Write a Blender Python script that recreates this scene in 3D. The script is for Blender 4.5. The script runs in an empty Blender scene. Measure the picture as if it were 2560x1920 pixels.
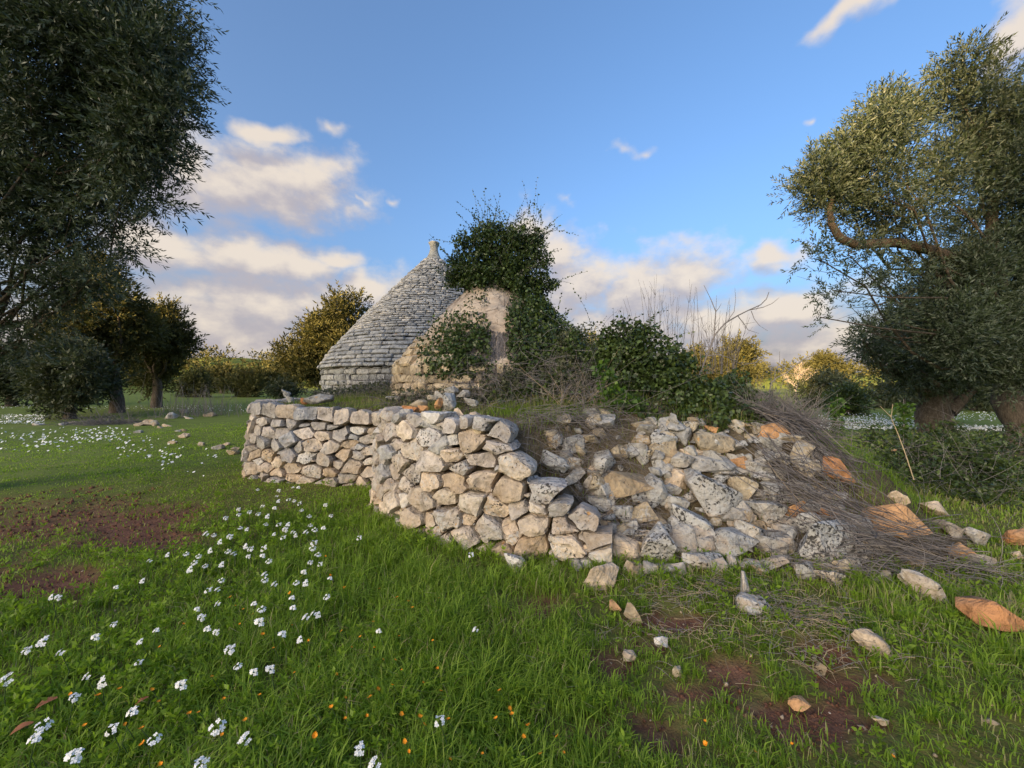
import bpy, bmesh, math, random
import numpy as np
from mathutils import Vector, Matrix, noise as mnoise

random.seed(7)
rng = np.random.default_rng(7)
sc = bpy.context.scene
COL = sc.collection

# ------------------------------------------------------------------ camera, sky, sun, exposure
CAM_H = 1.6
F = 960.0                                   # focal length in pixels of a 2560 x 1920 frame
cam_data = bpy.data.cameras.new('camera')
cam_data.sensor_width = 36.0
cam_data.lens = 36.0 * F / 2560.0
cam_data.clip_start = 0.05
cam_data.clip_end = 3000.0
cam = bpy.data.objects.new('camera', cam_data)
cam.location = (0, 0, CAM_H)
cam.rotation_euler = (math.radians(90), 0, 0)
COL.objects.link(cam)
sc.camera = cam

SUN_EL = math.radians(8.0)
TO_SUN_H = Vector((-0.62, -0.785, 0)).normalized()
TO_SUN = Vector((TO_SUN_H.x * math.cos(SUN_EL), TO_SUN_H.y * math.cos(SUN_EL), math.sin(SUN_EL)))
SUN_ROT = math.atan2(TO_SUN_H.x, TO_SUN_H.y)

sun_data = bpy.data.lights.new('sun', 'SUN')
sun_data.energy = 4.6
sun_data.angle = math.radians(0.6)
sun_data.color = (1.0, 0.66, 0.30)
sun = bpy.data.objects.new('sun', sun_data)
sun.rotation_euler = (-TO_SUN).to_track_quat('-Z', 'Y').to_euler()
sun.location = (-30, -40, 30)
COL.objects.link(sun)

sc.view_settings.view_transform = 'Standard'
sc.view_settings.look = 'None'
sc.view_settings.gamma = 1.0
sc.view_settings.use_curve_mapping = False
sc.view_settings.exposure = 2.0
cy = sc.cycles
cy.max_bounces = 5
cy.diffuse_bounces = 3
cy.glossy_bounces = 2
cy.transmission_bounces = 2
cy.use_denoising = True
cy.use_light_tree = False
cy.sample_clamp_indirect = 4.0

world = bpy.data.worlds.new('World')
sc.world = world
world.use_nodes = True


class NT:
    """small helper that writes node trees"""
    def __init__(s, tree):
        s.t = tree

    def n(s, typ, **kw):
        nd = s.t.nodes.new(typ)
        for k, v in kw.items():
            setattr(nd, k, v)
        return nd

    def put(s, sock, v):
        if isinstance(v, bpy.types.NodeSocket):
            s.t.links.new(v, sock)
        elif v is not None:
            if hasattr(sock, 'default_value') and hasattr(sock.default_value, '__len__') and not hasattr(v, '__len__'):
                v = [v] * len(sock.default_value)
            if hasattr(sock, 'default_value') and hasattr(sock.default_value, '__len__') and len(v) == 3 and len(sock.default_value) == 4:
                v = (*v, 1.0)
            sock.default_value = v

    def math(s, op, a, b=None, c=None, clamp=False):
        nd = s.n('ShaderNodeMath', operation=op, use_clamp=clamp)
        s.put(nd.inputs[0], a)
        if b is not None:
            s.put(nd.inputs[1], b)
        if c is not None:
            s.put(nd.inputs[2], c)
        return nd.outputs[0]

    def vec(s, op, a, b=None):
        nd = s.n('ShaderNodeVectorMath', operation=op)
        s.put(nd.inputs[0], a)
        if b is not None:
            s.put(nd.inputs[1], b)
        return nd.outputs['Value'] if op in ('LENGTH', 'DOT_PRODUCT', 'DISTANCE') else nd.outputs['Vector']

    def noise(s, v, scale, detail=3.0, rough=0.55, dist=0.0, out='Fac', dims='3D'):
        nd = s.n('ShaderNodeTexNoise', noise_dimensions=dims)
        s.put(nd.inputs['Vector'], v)
        s.put(nd.inputs['Scale'], scale)
        s.put(nd.inputs['Detail'], detail)
        s.put(nd.inputs['Roughness'], rough)
        s.put(nd.inputs['Distortion'], dist)
        return nd.outputs[out]

    def voro(s, v, scale, feature='F1', out='Distance', rnd=1.0):
        nd = s.n('ShaderNodeTexVoronoi', feature=feature)
        s.put(nd.inputs['Vector'], v)
        s.put(nd.inputs['Scale'], scale)
        s.put(nd.inputs['Randomness'], rnd)
        return nd.outputs[out]

    def ramp(s, v, lo, hi, a=0.0, b=1.0, smooth=True):
        nd = s.n('ShaderNodeMapRange', interpolation_type='SMOOTHSTEP' if smooth else 'LINEAR')
        s.put(nd.inputs['Value'], v)
        s.put(nd.inputs['From Min'], lo)
        s.put(nd.inputs['From Max'], hi)
        s.put(nd.inputs['To Min'], a)
        s.put(nd.inputs['To Max'], b)
        return nd.outputs['Result']

    def mix(s, f, a, b, blend='MIX'):
        nd = s.n('ShaderNodeMix', data_type='RGBA', blend_type=blend)
        s.put(nd.inputs[0], f)
        s.put(nd.inputs[6], a)
        s.put(nd.inputs[7], b)
        return nd.outputs[2]

    def cramp(s, f, stops):
        nd = s.n('ShaderNodeValToRGB')
        e = nd.color_ramp.elements
        while len(e) < len(stops):
            e.new(0.5)
        for el, (p, c) in zip(e, stops):
            el.position = p
            el.color = (*c, 1.0)
        s.put(nd.inputs[0], f)
        return nd.outputs[0]


def azel(x, y):
    """world azimuth and elevation of a place in the sky"""
    dx, dz = (x - 1280) / F, (960 - y) / F
    return math.atan2(dx, 1.0), math.atan2(dz, math.hypot(dx, 1.0))


# clouds: (x, y, half width, half height) of each bank, turned into azimuth / elevation
CLOUDS = [
    (450, 410, 180, 150), (590, 465, 240, 120), (740, 455, 180, 100), (850, 470, 70, 46), (975, 478, 40, 24), (905, 492, 40, 24),
    (430, 610, 220, 84), (590, 645, 240, 84), (740, 655, 160, 60), (850, 640, 90, 36),
    (540, 800, 400, 150), (660, 760, 260, 110), (780, 735, 140, 76), (955, 735, 120, 76), (640, 900, 460, 110), (300, 860, 260, 130),
    (1330, 575, 76, 62), (1390, 640, 110, 92), (1450, 720, 210, 104), (1590, 735, 200, 104), (1700, 705, 170, 80), (1560, 820, 340, 84),
    (1935, 632, 76, 54), (1960, 790, 250, 90), (2080, 870, 340, 100), (1810, 830, 240, 90), (1700, 885, 300, 76), (1180, 840, 260, 80),
    (830, 315, 74, 44), (690, 325, 84, 36), (1570, 365, 64, 32), (1420, 490, 74, 28), (2140, 20, 150, 44), (2510, 140, 80, 120), (2035, 290, 44, 26),
]


def build_world():
    t = world.node_tree
    t.nodes.clear()
    # ---- density of the clouds as a group of its own, so it can be read twice
    g = bpy.data.node_groups.new('cloud_density', 'ShaderNodeTree')
    g.interface.new_socket('AzEl', in_out='INPUT', socket_type='NodeSocketVector')
    g.interface.new_socket('Density', in_out='OUTPUT', socket_type='NodeSocketFloat')
    N = NT(g)
    gi, go = N.n('NodeGroupInput'), N.n('NodeGroupOutput')
    p = gi.outputs[0]
    warp = N.vec('MULTIPLY', N.vec('SUBTRACT', N.noise(p, 7.0, 3.0, out='Color'), (0.5, 0.5, 0.5)), (0.20, 0.12, 0.0))
    q = N.vec('ADD', p, warp)
    field = None
    for (x, y, rx, ry) in CLOUDS:
        a, e = azel(x, y)
        a2, _ = azel(x + rx, y)
        _, e2 = azel(x, y - ry)
        sx, sy = 1.0 / max(abs(a2 - a), .012), 1.0 / max(abs(e2 - e), .012)
        d = N.vec('LENGTH', N.vec('MULTIPLY', N.vec('SUBTRACT', q, (a, e, 0)), (sx, sy, 0)))
        if rx < 75 and ry < 50:
            d = N.math('ADD', d, 0.62)               # thin wisps
        field = d if field is None else N.math('MINIMUM', field, d)
    field = N.math('SUBTRACT', 1.25, field)
    # the same kind of banks go on all round, low over the horizon
    sep = N.n('ShaderNodeSeparateXYZ')
    N.put(sep.inputs[0], p)
    az, el = sep.outputs[0], sep.outputs[1]
    low = N.ramp(el, 0.02, 0.42, 1.0, 0.0)
    allround = N.math('MULTIPLY', N.ramp(N.noise(N.vec('MULTIPLY', p, (1.0, 2.4, 1.0)), 2.6, 2.0), 0.47, 0.75), low)
    side = N.ramp(N.math('ABSOLUTE', az), 0.85, 1.1)
    field = N.math('MAXIMUM', field, N.math('ADD', N.math('MULTIPLY', allround, 1.5), N.math('MULTIPLY', N.math('SUBTRACT', side, 1.0), 3.0)))
    fine = N.noise(N.vec('MULTIPLY', p, (1.0, 1.5, 1.0)), 11.0, 5.0, 0.58)
    dens = N.math('ADD', field, N.math('MULTIPLY', N.math('SUBTRACT', fine, 0.5), 1.7))
    N.put(go.inputs[0], dens)

    W = NT(t)
    out = W.n('ShaderNodeOutputWorld')
    tc = W.n('ShaderNodeTexCoord')
    sep = W.n('ShaderNodeSeparateXYZ')
    W.put(sep.inputs[0], tc.outputs['Generated'])
    az = W.math('ARCTAN2', sep.outputs[0], sep.outputs[1])
    el = W.math('ARCSINE', sep.outputs[2])
    comb = W.n('ShaderNodeCombineXYZ')
    W.put(comb.inputs[0], az)
    W.put(comb.inputs[1], el)
    d1 = W.n('ShaderNodeGroup', node_tree=g)
    d2 = W.n('ShaderNodeGroup', node_tree=g)
    W.put(d1.inputs[0], comb.outputs[0])
    W.put(d2.inputs[0], W.vec('ADD', comb.outputs[0], (0.012, 0.045, 0.0)))
    cover = W.ramp(d1.outputs[0], -0.08, 0.95)
    lit = W.math('SUBTRACT', d1.outputs[0], d2.outputs[0])
    lit = W.ramp(lit, -0.35, 0.75)
    ccol = W.mix(lit, (0.58, 0.53, 0.56), (1.0, 0.87, 0.73))
    sky = W.n('ShaderNodeTexSky', sky_type='NISHITA')
    sky.sun_disc = False
    sky.sun_elevation = SUN_EL
    sky.sun_rotation = SUN_ROT
    sky.altitude = 100.0
    sky.air_density = 0.7
    sky.dust_density = 9.0
    sky.ozone_density = 2.0
    bg1 = W.n('ShaderNodeBackground')
    hs = W.n('ShaderNodeHueSaturation')
    hs.inputs['Saturation'].default_value = 1.09
    W.put(hs.inputs['Color'], sky.outputs[0])
    W.put(bg1.inputs[0], hs.outputs[0])
    bg1.inputs[1].default_value = SKY_STRENGTH
    bg2 = W.n('ShaderNodeBackground')
    W.put(bg2.inputs[0], ccol)
    bg2.inputs[1].default_value = CLOUD_STRENGTH
    mixs = W.n('ShaderNodeMixShader')
    W.put(mixs.inputs[0], W.math('MULTIPLY', cover, 0.92))
    t.links.new(bg1.outputs[0], mixs.inputs[1])
    t.links.new(bg2.outputs[0], mixs.inputs[2])
    t.links.new(mixs.outputs[0], out.inputs[0])


SKY_STRENGTH = 0.15
CLOUD_STRENGTH = 0.222
build_world()


# ------------------------------------------------------------------ numeric helpers
def at(x, y, D):
    """a place seen at a given depth: real position in metres"""
    return Vector(((x - 1280) / F * D, D, CAM_H - (y - 960) / F * D))


def _hash(ix, iy, iz, seed):
    h = (ix.astype(np.int64) * 374761393 + iy.astype(np.int64) * 668265263 + iz.astype(np.int64) * 2147483647 + seed * 1274126177) & 0xFFFFFFFF
    h = ((h ^ (h >> 13)) * 1274126177) & 0xFFFFFFFF
    h = (h ^ (h >> 16)) & 0xFFFFFFFF
    return h.astype(np.float64) / 4294967295.0


def vn(x, y, z=None, seed=0):
    """value noise, 0..1"""
    x = np.asarray(x, float)
    y = np.asarray(y, float)
    z = np.zeros_like(x) if z is None else np.asarray(z, float)
    xi, yi, zi = np.floor(x), np.floor(y), np.floor(z)
    fx, fy, fz = x - xi, y - yi, z - zi
    fx, fy, fz = (f * f * (3 - 2 * f) for f in (fx, fy, fz))
    r = 0
    for dx in (0, 1):
        for dy in (0, 1):
            for dz in (0, 1):
                w = (fx if dx else 1 - fx) * (fy if dy else 1 - fy) * (fz if dz else 1 - fz)
                r = r + w * _hash(xi + dx, yi + dy, zi + dz, seed)
    return r


def fbm(x, y, z=None, seed=0, octs=4):
    r, a, tot, f = 0, 1.0, 0.0, 1.0
    for o in range(octs):
        r = r + a * vn(np.asarray(x) * f, np.asarray(y) * f, None if z is None else np.asarray(z) * f, seed + o * 17)
        tot += a
        a *= 0.5
        f *= 2.03
    return r / tot


def sstep(a, b, x):
    t = np.clip((np.asarray(x, float) - a) / (b - a), 0, 1)
    return t * t * (3 - 2 * t)


# ------------------------------------------------------------------ object helpers
def tag(o, label=None, cat=None, group=None, kind=None):
    if label:
        o['label'] = label
    if cat:
        o['category'] = cat
    if group:
        o['group'] = group
    if kind:
        o['kind'] = kind
    return o


def empty(name, loc, label=None, cat=None, group=None):
    o = bpy.data.objects.new(name, None)
    o.location = loc
    o.empty_display_size = 0.1
    COL.objects.link(o)
    return tag(o, label, cat, group)


def np_mesh(name, verts, quads=None, tris=None, attr=None, smooth=False):
    """a mesh from arrays; attr: {name: per vertex float}"""
    me = bpy.data.meshes.new(name)
    verts = np.asarray(verts, np.float32).reshape(-1, 3)
    loops, starts = [], []
    n = 0
    if quads is not None and len(quads):
        q = np.asarray(quads, np.int32)
        loops.append(q.ravel())
        starts.append(np.arange(len(q)) * 4)
        n += q.size
    if tris is not None and len(tris):
        q = np.asarray(tris, np.int32)
        loops.append(q.ravel())
        starts.append(n + np.arange(len(q)) * 3)
    loops = np.concatenate(loops)
    starts = np.concatenate(starts).astype(np.int32)
    me.vertices.add(len(verts))
    me.vertices.foreach_set('co', verts.ravel())
    me.loops.add(len(loops))
    me.loops.foreach_set('vertex_index', loops)
    me.polygons.add(len(starts))
    me.polygons.foreach_set('loop_start', starts)
    if smooth:
        me.polygons.foreach_set('use_smooth', np.ones(len(starts), bool))
    if attr:
        for k, v in attr.items():
            a = me.attributes.new(k, 'FLOAT', 'POINT')
            a.data.foreach_set('value', np.asarray(v, np.float32))
    me.update(calc_edges=True)
    return me


def link(name, me, mat, parent=None, world_coords=True):
    """one object; vertices are in world coordinates, so under a parent the location cancels the parent's"""
    o = bpy.data.objects.new(name, me)
    if mat is not None and not me.materials:
        me.materials.append(mat)
    COL.objects.link(o)
    if parent is not None:
        o.parent = parent
        if world_coords:
            o.location = -Vector(parent.location)
    return o


class Tubes:
    """collects tapered tubes into one mesh"""
    def __init__(s):
        s.v, s.q, s.n, s.a = [], [], 0, []

    def add(s, pts, radii, sides=5, tint=0.5):
        pts = [Vector(p) for p in pts]
        m = len(pts)
        ref = Vector((0, 0, 1))
        for i, p in enumerate(pts):
            d = (pts[min(i + 1, m - 1)] - pts[max(i - 1, 0)])
            if d.length < 1e-9:
                d = Vector((0, 0, 1))
            d.normalize()
            if abs(d.dot(ref)) > 0.95:
                ref = Vector((1, 0, 0)) if abs(d.x) < .9 else Vector((0, 1, 0))
            u = d.cross(ref).normalized()
            w = d.cross(u)
            ref = u.cross(d)
            for k in range(sides):
                a = 2 * math.pi * k / sides
                s.v.append(p + (u * math.cos(a) + w * math.sin(a)) * radii[i])
                s.a.append(tint)
        for i in range(m - 1):
            for k in range(sides):
                k2 = (k + 1) % sides
                b = s.n + i * sides
                s.q.append((b + k, b + k2, b + sides + k2, b + sides + k))
        s.n += m * sides

    def build(s, name, mat, parent=None):
        me = np_mesh(name, [tuple(v) for v in s.v], quads=s.q, attr={'tint': s.a}, smooth=True)
        return link(name, me, mat, parent)


def frames(dirs, roll=None):
    """rotation matrices whose third axis is dirs (N,3)"""
    d = dirs / np.maximum(np.linalg.norm(dirs, axis=1, keepdims=True), 1e-9)
    ref = np.where(np.abs(d[:, 2:3]) > .95, np.array([[1., 0, 0]]), np.array([[0, 0, 1.]]))
    u = np.cross(d, ref)
    u /= np.maximum(np.linalg.norm(u, axis=1, keepdims=True), 1e-9)
    w = np.cross(d, u)
    if roll is None:
        roll = rng.uniform(0, 2 * np.pi, len(d))
    c, s_ = np.cos(roll)[:, None], np.sin(roll)[:, None]
    return np.stack([u * c + w * s_, w * c - u * s_, d], axis=2)


def scatter(tmpl, pos, rot, scale, tint, ttint=None):
    """copies of a template (quads as (n,4,3)) baked into arrays"""
    M = len(pos)
    t = tmpl.reshape(-1, 3)
    v = np.einsum('mij,nj->mni', rot, t) * scale[:, None, None] + pos[:, None, :]
    a = np.repeat(tint[:, None], len(t), axis=1)
    if ttint is not None:
        a = a + ttint[None, :]
    return v.reshape(-1, 3), a.ravel()


def cloud_mesh(name, parts):
    """join scatter() results (all quads) into one mesh"""
    v = np.concatenate([p[0] for p in parts])
    a = np.concatenate([p[1] for p in parts])
    q = np.arange(len(v), dtype=np.int32).reshape(-1, 4)
    return np_mesh(name, v, quads=q, attr={'tint': np.clip(a, 0, 1)})


def rand_dirs(n):
    d = rng.normal(size=(n, 3))
    return d / np.linalg.norm(d, axis=1, keepdims=True)


def leaf_quad(L, W, fold=0.25, curl=0.15):
    """one leaf lying along +z, its face towards +y"""
    return np.array([[0, 0, 0], [W / 2, -fold * W * .5, L * .45], [0, -curl * L * .5, L], [-W / 2, -fold * W * .5, L * .45]])


def sprig(nleaf, length, L, W, spread=0.9, seed=0):
    """a twig of leaves in pairs along +z (leaves only)"""
    r = np.random.default_rng(seed)
    out, tt = [], []
    for i in range(nleaf):
        f = (i + .5) / nleaf
        base = np.array([0, 0, length * f])
        ang = (i % 2) * np.pi + (i // 2) * np.pi / 2 + r.normal() * .4
        sp = spread * (1 - .45 * f) + r.normal() * .15
        d = np.array([math.sin(sp) * math.cos(ang), math.sin(sp) * math.sin(ang), math.cos(sp)])
        R = frames(d[None], np.array([r.uniform(0, 6.28)]))[0]
        out.append(leaf_quad(L * r.uniform(.75, 1.15), W * r.uniform(.8, 1.2)) @ R.T + base)
        tt += [r.normal() * .06] * 4
    return np.array(out), np.array(tt)


# ------------------------------------------------------------------ materials
def new_mat(name):
    m = bpy.data.materials.new(name)
    m.use_nodes = True
    m.node_tree.nodes.clear()
    N = NT(m.node_tree)
    out = N.n('ShaderNodeOutputMaterial')
    return m, N, out


def principled(N, out, col, rough=0.8, normal=None, spec=0.25):
    b = N.n('ShaderNodeBsdfPrincipled')
    N.put(b.inputs['Base Color'], col)
    N.put(b.inputs['Roughness'], rough)
    N.put(b.inputs['Specular IOR Level'], spec)
    if normal is not None:
        N.put(b.inputs['Normal'], normal)
    N.t.links.new(b.outputs[0], out.inputs[0])
    return b


def bump(N, h, strength=0.5, dist=0.02, normal=None):
    nd = N.n('ShaderNodeBump')
    N.put(nd.inputs['Height'], h)
    nd.inputs['Strength'].default_value = strength
    nd.inputs['Distance'].default_value = dist
    if normal is not None:
        N.put(nd.inputs['Normal'], normal)
    return nd.outputs[0]


def leaf_mat(name, stops, transl=0.35, rough=0.5, spec=0.3, under=None):
    """leaf colour from the 'tint' attribute; a paler underside where the species has one"""
    m, N, out = new_mat(name)
    at_ = N.n('ShaderNodeAttribute', attribute_name='tint')
    col = N.cramp(at_.outputs['Fac'], stops)
    if under is not None:
        geo = N.n('ShaderNodeNewGeometry')
        col = N.mix(N.math('MULTIPLY', geo.outputs['Backfacing'], 0.75), col, under)
    b = N.n('ShaderNodeBsdfPrincipled')
    N.put(b.inputs['Base Color'], col)
    b.inputs['Roughness'].default_value = rough
    b.inputs['Specular IOR Level'].default_value = spec
    tr = N.n('ShaderNodeBsdfTranslucent')
    N.put(tr.inputs[0], N.mix(0.5, col, (0.6, 0.7, 0.1), 'OVERLAY'))
    mx = N.n('ShaderNodeMixShader')
    mx.inputs[0].default_value = transl
    N.t.links.new(b.outputs[0], mx.inputs[1])
    N.t.links.new(tr.outputs[0], mx.inputs[2])
    N.t.links.new(mx.outputs[0], out.inputs[0])
    return m


def stone_mat(name, stain=0.0, pits=1.0, scale=1.0, tint_attr=False):
    """limestone: the object's own colour, mottling, orange stain low down, black and white crusts of lichen (object alpha)"""
    m, N, out = new_mat(name)
    geo = N.n('ShaderNodeNewGeometry')
    oi = N.n('ShaderNodeObjectInfo')
    P = N.vec('MULTIPLY', geo.outputs['Position'], (scale, scale, scale))
    P = N.vec('ADD', P, N.vec('MULTIPLY', N.vec('ADD', (0, 0, 0), oi.outputs['Random']), (37.0, 17.0, 29.0)))
    col = oi.outputs['Color']
    if tint_attr:
        ta = N.n('ShaderNodeAttribute', attribute_name='tint')
        col = N.mix(1.0, col, N.cramp(ta.outputs['Fac'], [(0, (.55, .55, .56)), (.5, (1, 1, 1)), (1, (1.45, 1.38, 1.28))]), 'MULTIPLY')
    n1 = N.noise(P, 5.0, 5.0, 0.6)
    n2 = N.noise(P, 19.0, 3.0, 0.5)
    n3 = N.noise(P, 60.0, 1.0, 0.5)
    var = N.cramp(N.math('ADD', N.math('MULTIPLY', n1, .6), N.math('MULTIPLY', n2, .4)),
                  [(0.32, (.50, .48, .45)), (0.5, (1, 1, 1)), (0.68, (1.38, 1.35, 1.28))])
    stn = N.ramp(N.noise(N.vec('ADD', P, (11, 3, 5)), 9.0, 5.0, .7, .8), .53, .66)
    col = N.mix(1.0, col, var, 'MULTIPLY')
    col = N.mix(N.math('MULTIPLY', stn, .38), col, N.mix(1.0, col, (.38, .37, .37), 'MULTIPLY'))
    # warm iron stain, stronger near the soil line
    sepz = N.n('ShaderNodeSeparateXYZ')
    N.put(sepz.inputs[0], geo.outputs['Position'])
    low = N.ramp(sepz.outputs[2], 0.0, 1.0, 0.62, 0.08)
    st = N.math('MULTIPLY', N.ramp(N.noise(P, 3.1, 4.0, .6), 0.42, 0.68), N.math('MULTIPLY', low, stain))
    col = N.mix(st, col, (0.50, 0.34, 0.20))
    # grey weathering film
    gw = N.ramp(N.noise(N.vec('ADD', P, (9, 3, 1)), 7.0, 6.0, .65), 0.45, 0.62)
    col = N.mix(N.math('MULTIPLY', gw, 0.45), col, N.mix(1.0, col, (0.62, 0.66, 0.72), 'MULTIPLY'))
    # crusts
    al = oi.outputs['Alpha']
    big = N.noise(N.vec('ADD', P, (5, 8, 2)), 4.5, 2.0, .5)
    spots = N.noise(N.vec('ADD', P, (1, 2, 7)), 34.0, 3.5, .6)
    k = N.math('ADD', N.math('ADD', N.math('MULTIPLY', big, .9), spots), N.math('MULTIPLY', al, 0.42))
    col = N.mix(N.math('MULTIPLY', N.ramp(k, 1.16, 1.32), .6), col, (0.52, 0.51, 0.49))
    sp = N.noise(N.vec('ADD', P, (4, 4, 9)), 36.0, 3.0, .62)
    kb = N.math('ADD', N.math('ADD', sp, N.math('MULTIPLY', N.math('SUBTRACT', N.noise(N.vec('ADD', P, (2, 6, 3)), 5.0, 2.0), .5), .55)), N.math('MULTIPLY', al, 0.20))
    col = N.mix(N.math('MULTIPLY', N.ramp(kb, 0.70, 0.78), .9), col, (0.035, 0.032, 0.030))
    yl = N.ramp(N.noise(N.vec('ADD', P, (3, 1, 4)), 11.0, 3., .5), 0.70, 0.76)
    col = N.mix(N.math('MULTIPLY', yl, .65), col, (0.55, 0.27, 0.06))
    pit = N.ramp(N.voro(N.vec('ADD', P, N.vec('MULTIPLY', N.noise(P, 20.0, 2., out='Color'), (.05, .05, .05))), 17.0), 0.10, 0.26)
    pitmask = N.ramp(N.noise(N.vec('ADD', P, (7, 7, 7)), 5.0, 1.0), .5, .62)
    h = N.math('ADD', N.math('ADD', N.math('MULTIPLY', n1, 2.0), N.math('MULTIPLY', n2, 1.2)), N.math('MULTIPLY', n3, .14))
    pith = N.math('MULTIPLY', N.math('MULTIPLY', N.math('SUBTRACT', 1.0, pit), pitmask), 0.9 * pits)
    h = N.math('SUBTRACT', h, pith)
    principled(N, out, col, 0.92, bump(N, h, 0.9, 0.030), 0.15)
    return m


def build_materials():
    M = {}
    M['stone'] = stone_mat('limestone', stain=0.9)
    M['roof_stone'] = stone_mat('roof_limestone', stain=0.0, pits=.5, tint_attr=True)
    # soil
    m, N, out = new_mat('red_soil')
    geo = N.n('ShaderNodeNewGeometry')
    P = geo.outputs['Position']
    a = N.n('ShaderNodeAttribute', attribute_name='green')
    a2 = N.n('ShaderNodeAttribute', attribute_name='far')
    n1, n2, n3 = N.noise(P, 1.3, 4.0), N.noise(P, 9.0, 5.0, .65), N.noise(P, 60.0, 4.0, .6)
    soil = N.cramp(N.math('ADD', N.math('MULTIPLY', n2, .6), N.math('MULTIPLY', n3, .4)), [(.25, (.080, .040, .026)), (.5, (.19, .088, .055)), (.75, (.29, .155, .10))])
    moss = N.cramp(n2, [(.3, (.095, .110, .024)), (.7, (.19, .20, .052))])
    col = N.mix(N.math('MULTIPLY', a.outputs['Fac'], N.ramp(n3, .3, .6, .55, 1.0)), soil, moss)
    meadow = N.cramp(N.math('ADD', N.math('MULTIPLY', n1, .5), N.math('MULTIPLY', N.noise(P, 0.23, 3.), .5)), [(.3, (.115, .150, .028)), (.55, (.17, .21, .046)), (.75, (.23, .22, .08))])
    col = N.mix(a2.outputs['Fac'], col, meadow)
    peb = N.ramp(N.voro(P, 38.0), .10, .16, 1.0, 0.0)
    pm = N.math('MULTIPLY', peb, N.ramp(N.noise(P, 14.0, 1.), .60, .66))
    col = N.mix(N.math('MULTIPLY', pm, N.math('SUBTRACT', 1.0, a2.outputs['Fac'])), col, (.40, .30, .20))
    h = N.math('ADD', N.math('MULTIPLY', n2, 1.2), N.math('ADD', N.math('MULTIPLY', n3, .5), N.math('MULTIPLY', pm, .25)))
    principled(N, out, col, 0.95, bump(N, h, 0.8, 0.03), 0.1)
    M['soil'] = m
    # mound earth
    m, N, out = new_mat('mound_earth')
    geo = N.n('ShaderNodeNewGeometry')
    P = geo.outputs['Position']
    n2, n3 = N.noise(P, 5.0, 6.0, .65), N.noise(P, 40.0, 4.0, .6)
    col = N.cramp(N.math('ADD', N.math('MULTIPLY', n2, .6), N.math('MULTIPLY', n3, .4)), [(.3, (.06, .045, .028)), (.5, (.15, .115, .072)), (.7, (.26, .21, .145))])
    principled(N, out, col, 0.95, bump(N, N.math('ADD', n2, N.math('MULTIPLY', n3, .5)), 1.0, 0.06), 0.1)
    M['earth'] = m
    # render on the small cone
    m, N, out = new_mat('old_lime_render')
    geo = N.n('ShaderNodeNewGeometry')
    P = geo.outputs['Position']
    n1, n2, n3 = N.noise(P, 1.6, 5.0, .6), N.noise(P, 7.0, 4.0, .55), N.noise(P, 30.0, 2.0, .5)
    col = N.cramp(N.math('ADD', N.math('MULTIPLY', n1, .5), N.math('MULTIPLY', n2, .5)), [(.34, (.34, .25, .18)), (.48, (.56, .44, .33)), (.66, (.68, .56, .44))])
    crack = N.voro(N.vec('ADD', P, N.vec('MULTIPLY', N.noise(P, 6.0, 3., out='Color'), (.25, .25, .25))), 3.2, 'DISTANCE_TO_EDGE')
    ck = N.ramp(crack, 0.0, 0.022, 1.0, 0.0)
    ck = N.math('MULTIPLY', ck, N.ramp(N.noise(P, 2.0, 2.), .42, .56))
    col = N.mix(N.math('MULTIPLY', ck, .7), col, (.12, .07, .05))
    gr = N.ramp(N.noise(N.vec('ADD', P, (4, 1, 2)), 2.6, 5., .65), .52, .68)
    col = N.mix(N.math('MULTIPLY', gr, .5), col, (.26, .24, .22))
    h = N.math('SUBTRACT', N.math('ADD', N.math('MULTIPLY', n2, 1.2), N.math('MULTIPLY', n3, .35)), N.math('MULTIPLY', ck, .8))
    principled(N, out, col, 0.93, bump(N, h, 0.8, 0.03), 0.12)
    M['render'] = m
    # bark
    m, N, out = new_mat('olive_bark')
    geo = N.n('ShaderNodeNewGeometry')
    P = N.vec('MULTIPLY', geo.outputs['Position'], (1, 1, .35))
    n2, n3 = N.noise(P, 14.0, 6.0, .7, .6), N.noise(P, 60.0, 4.0, .6)
    col = N.cramp(N.math('ADD', N.math('MULTIPLY', n2, .65), N.math('MULTIPLY', n3, .35)), [(.32, (.035, .026, .020)), (.52, (.12, .095, .072)), (.7, (.24, .20, .155))])
    principled(N, out, col, 0.92, bump(N, N.math('ADD', n2, N.math('MULTIPLY', n3, .4)), 1.0, 0.05), 0.15)
    M['bark'] = m
    # sticks and stems: colour from tint
    m, N, out = new_mat('dead_stems')
    ta = N.n('ShaderNodeAttribute', attribute_name='tint')
    principled(N, out, N.cramp(ta.outputs['Fac'], [(0, (.07, .058, .052)), (.35, (.195, .175, .168)), (.6, (.31, .27, .245)), (.8, (.42, .31, .19)), (1, (.58, .46, .28))]), .85, None, .2)
    M['stem'] = m
    M['bare'] = M['stem']
    M['olive'] = leaf_mat('olive_leaves', [(0, (.018, .026, .012)), (.35, (.040, .058, .025)), (.65, (.076, .104, .045)), (1, (.15, .185, .085))], .18, .42, .3, under=(.125, .15, .105))
    M['far_olive'] = leaf_mat('far_olive_leaves', [(0, (.035, .036, .015)), (.5, (.10, .098, .034)), (1, (.22, .20, .065))], .2, .6, .15)
    M['ivy'] = leaf_mat('ivy_leaves', [(0, (.016, .024, .008)), (.4, (.048, .075, .020)), (.7, (.10, .145, .036)), (1, (.20, .27, .06))], .15, .38, .4)
    M['bramble'] = leaf_mat('bramble_leaves', [(0, (.028, .032, .016)), (.4, (.065, .075, .036)), (.7, (.115, .125, .062)), (1, (.20, .20, .11))], .2, .5, .3)
    M['fresh'] = leaf_mat('fresh_leaves', [(0, (.035, .075, .012)), (.5, (.085, .16, .022)), (1, (.20, .30, .05))], .35, .4, .35)
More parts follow.
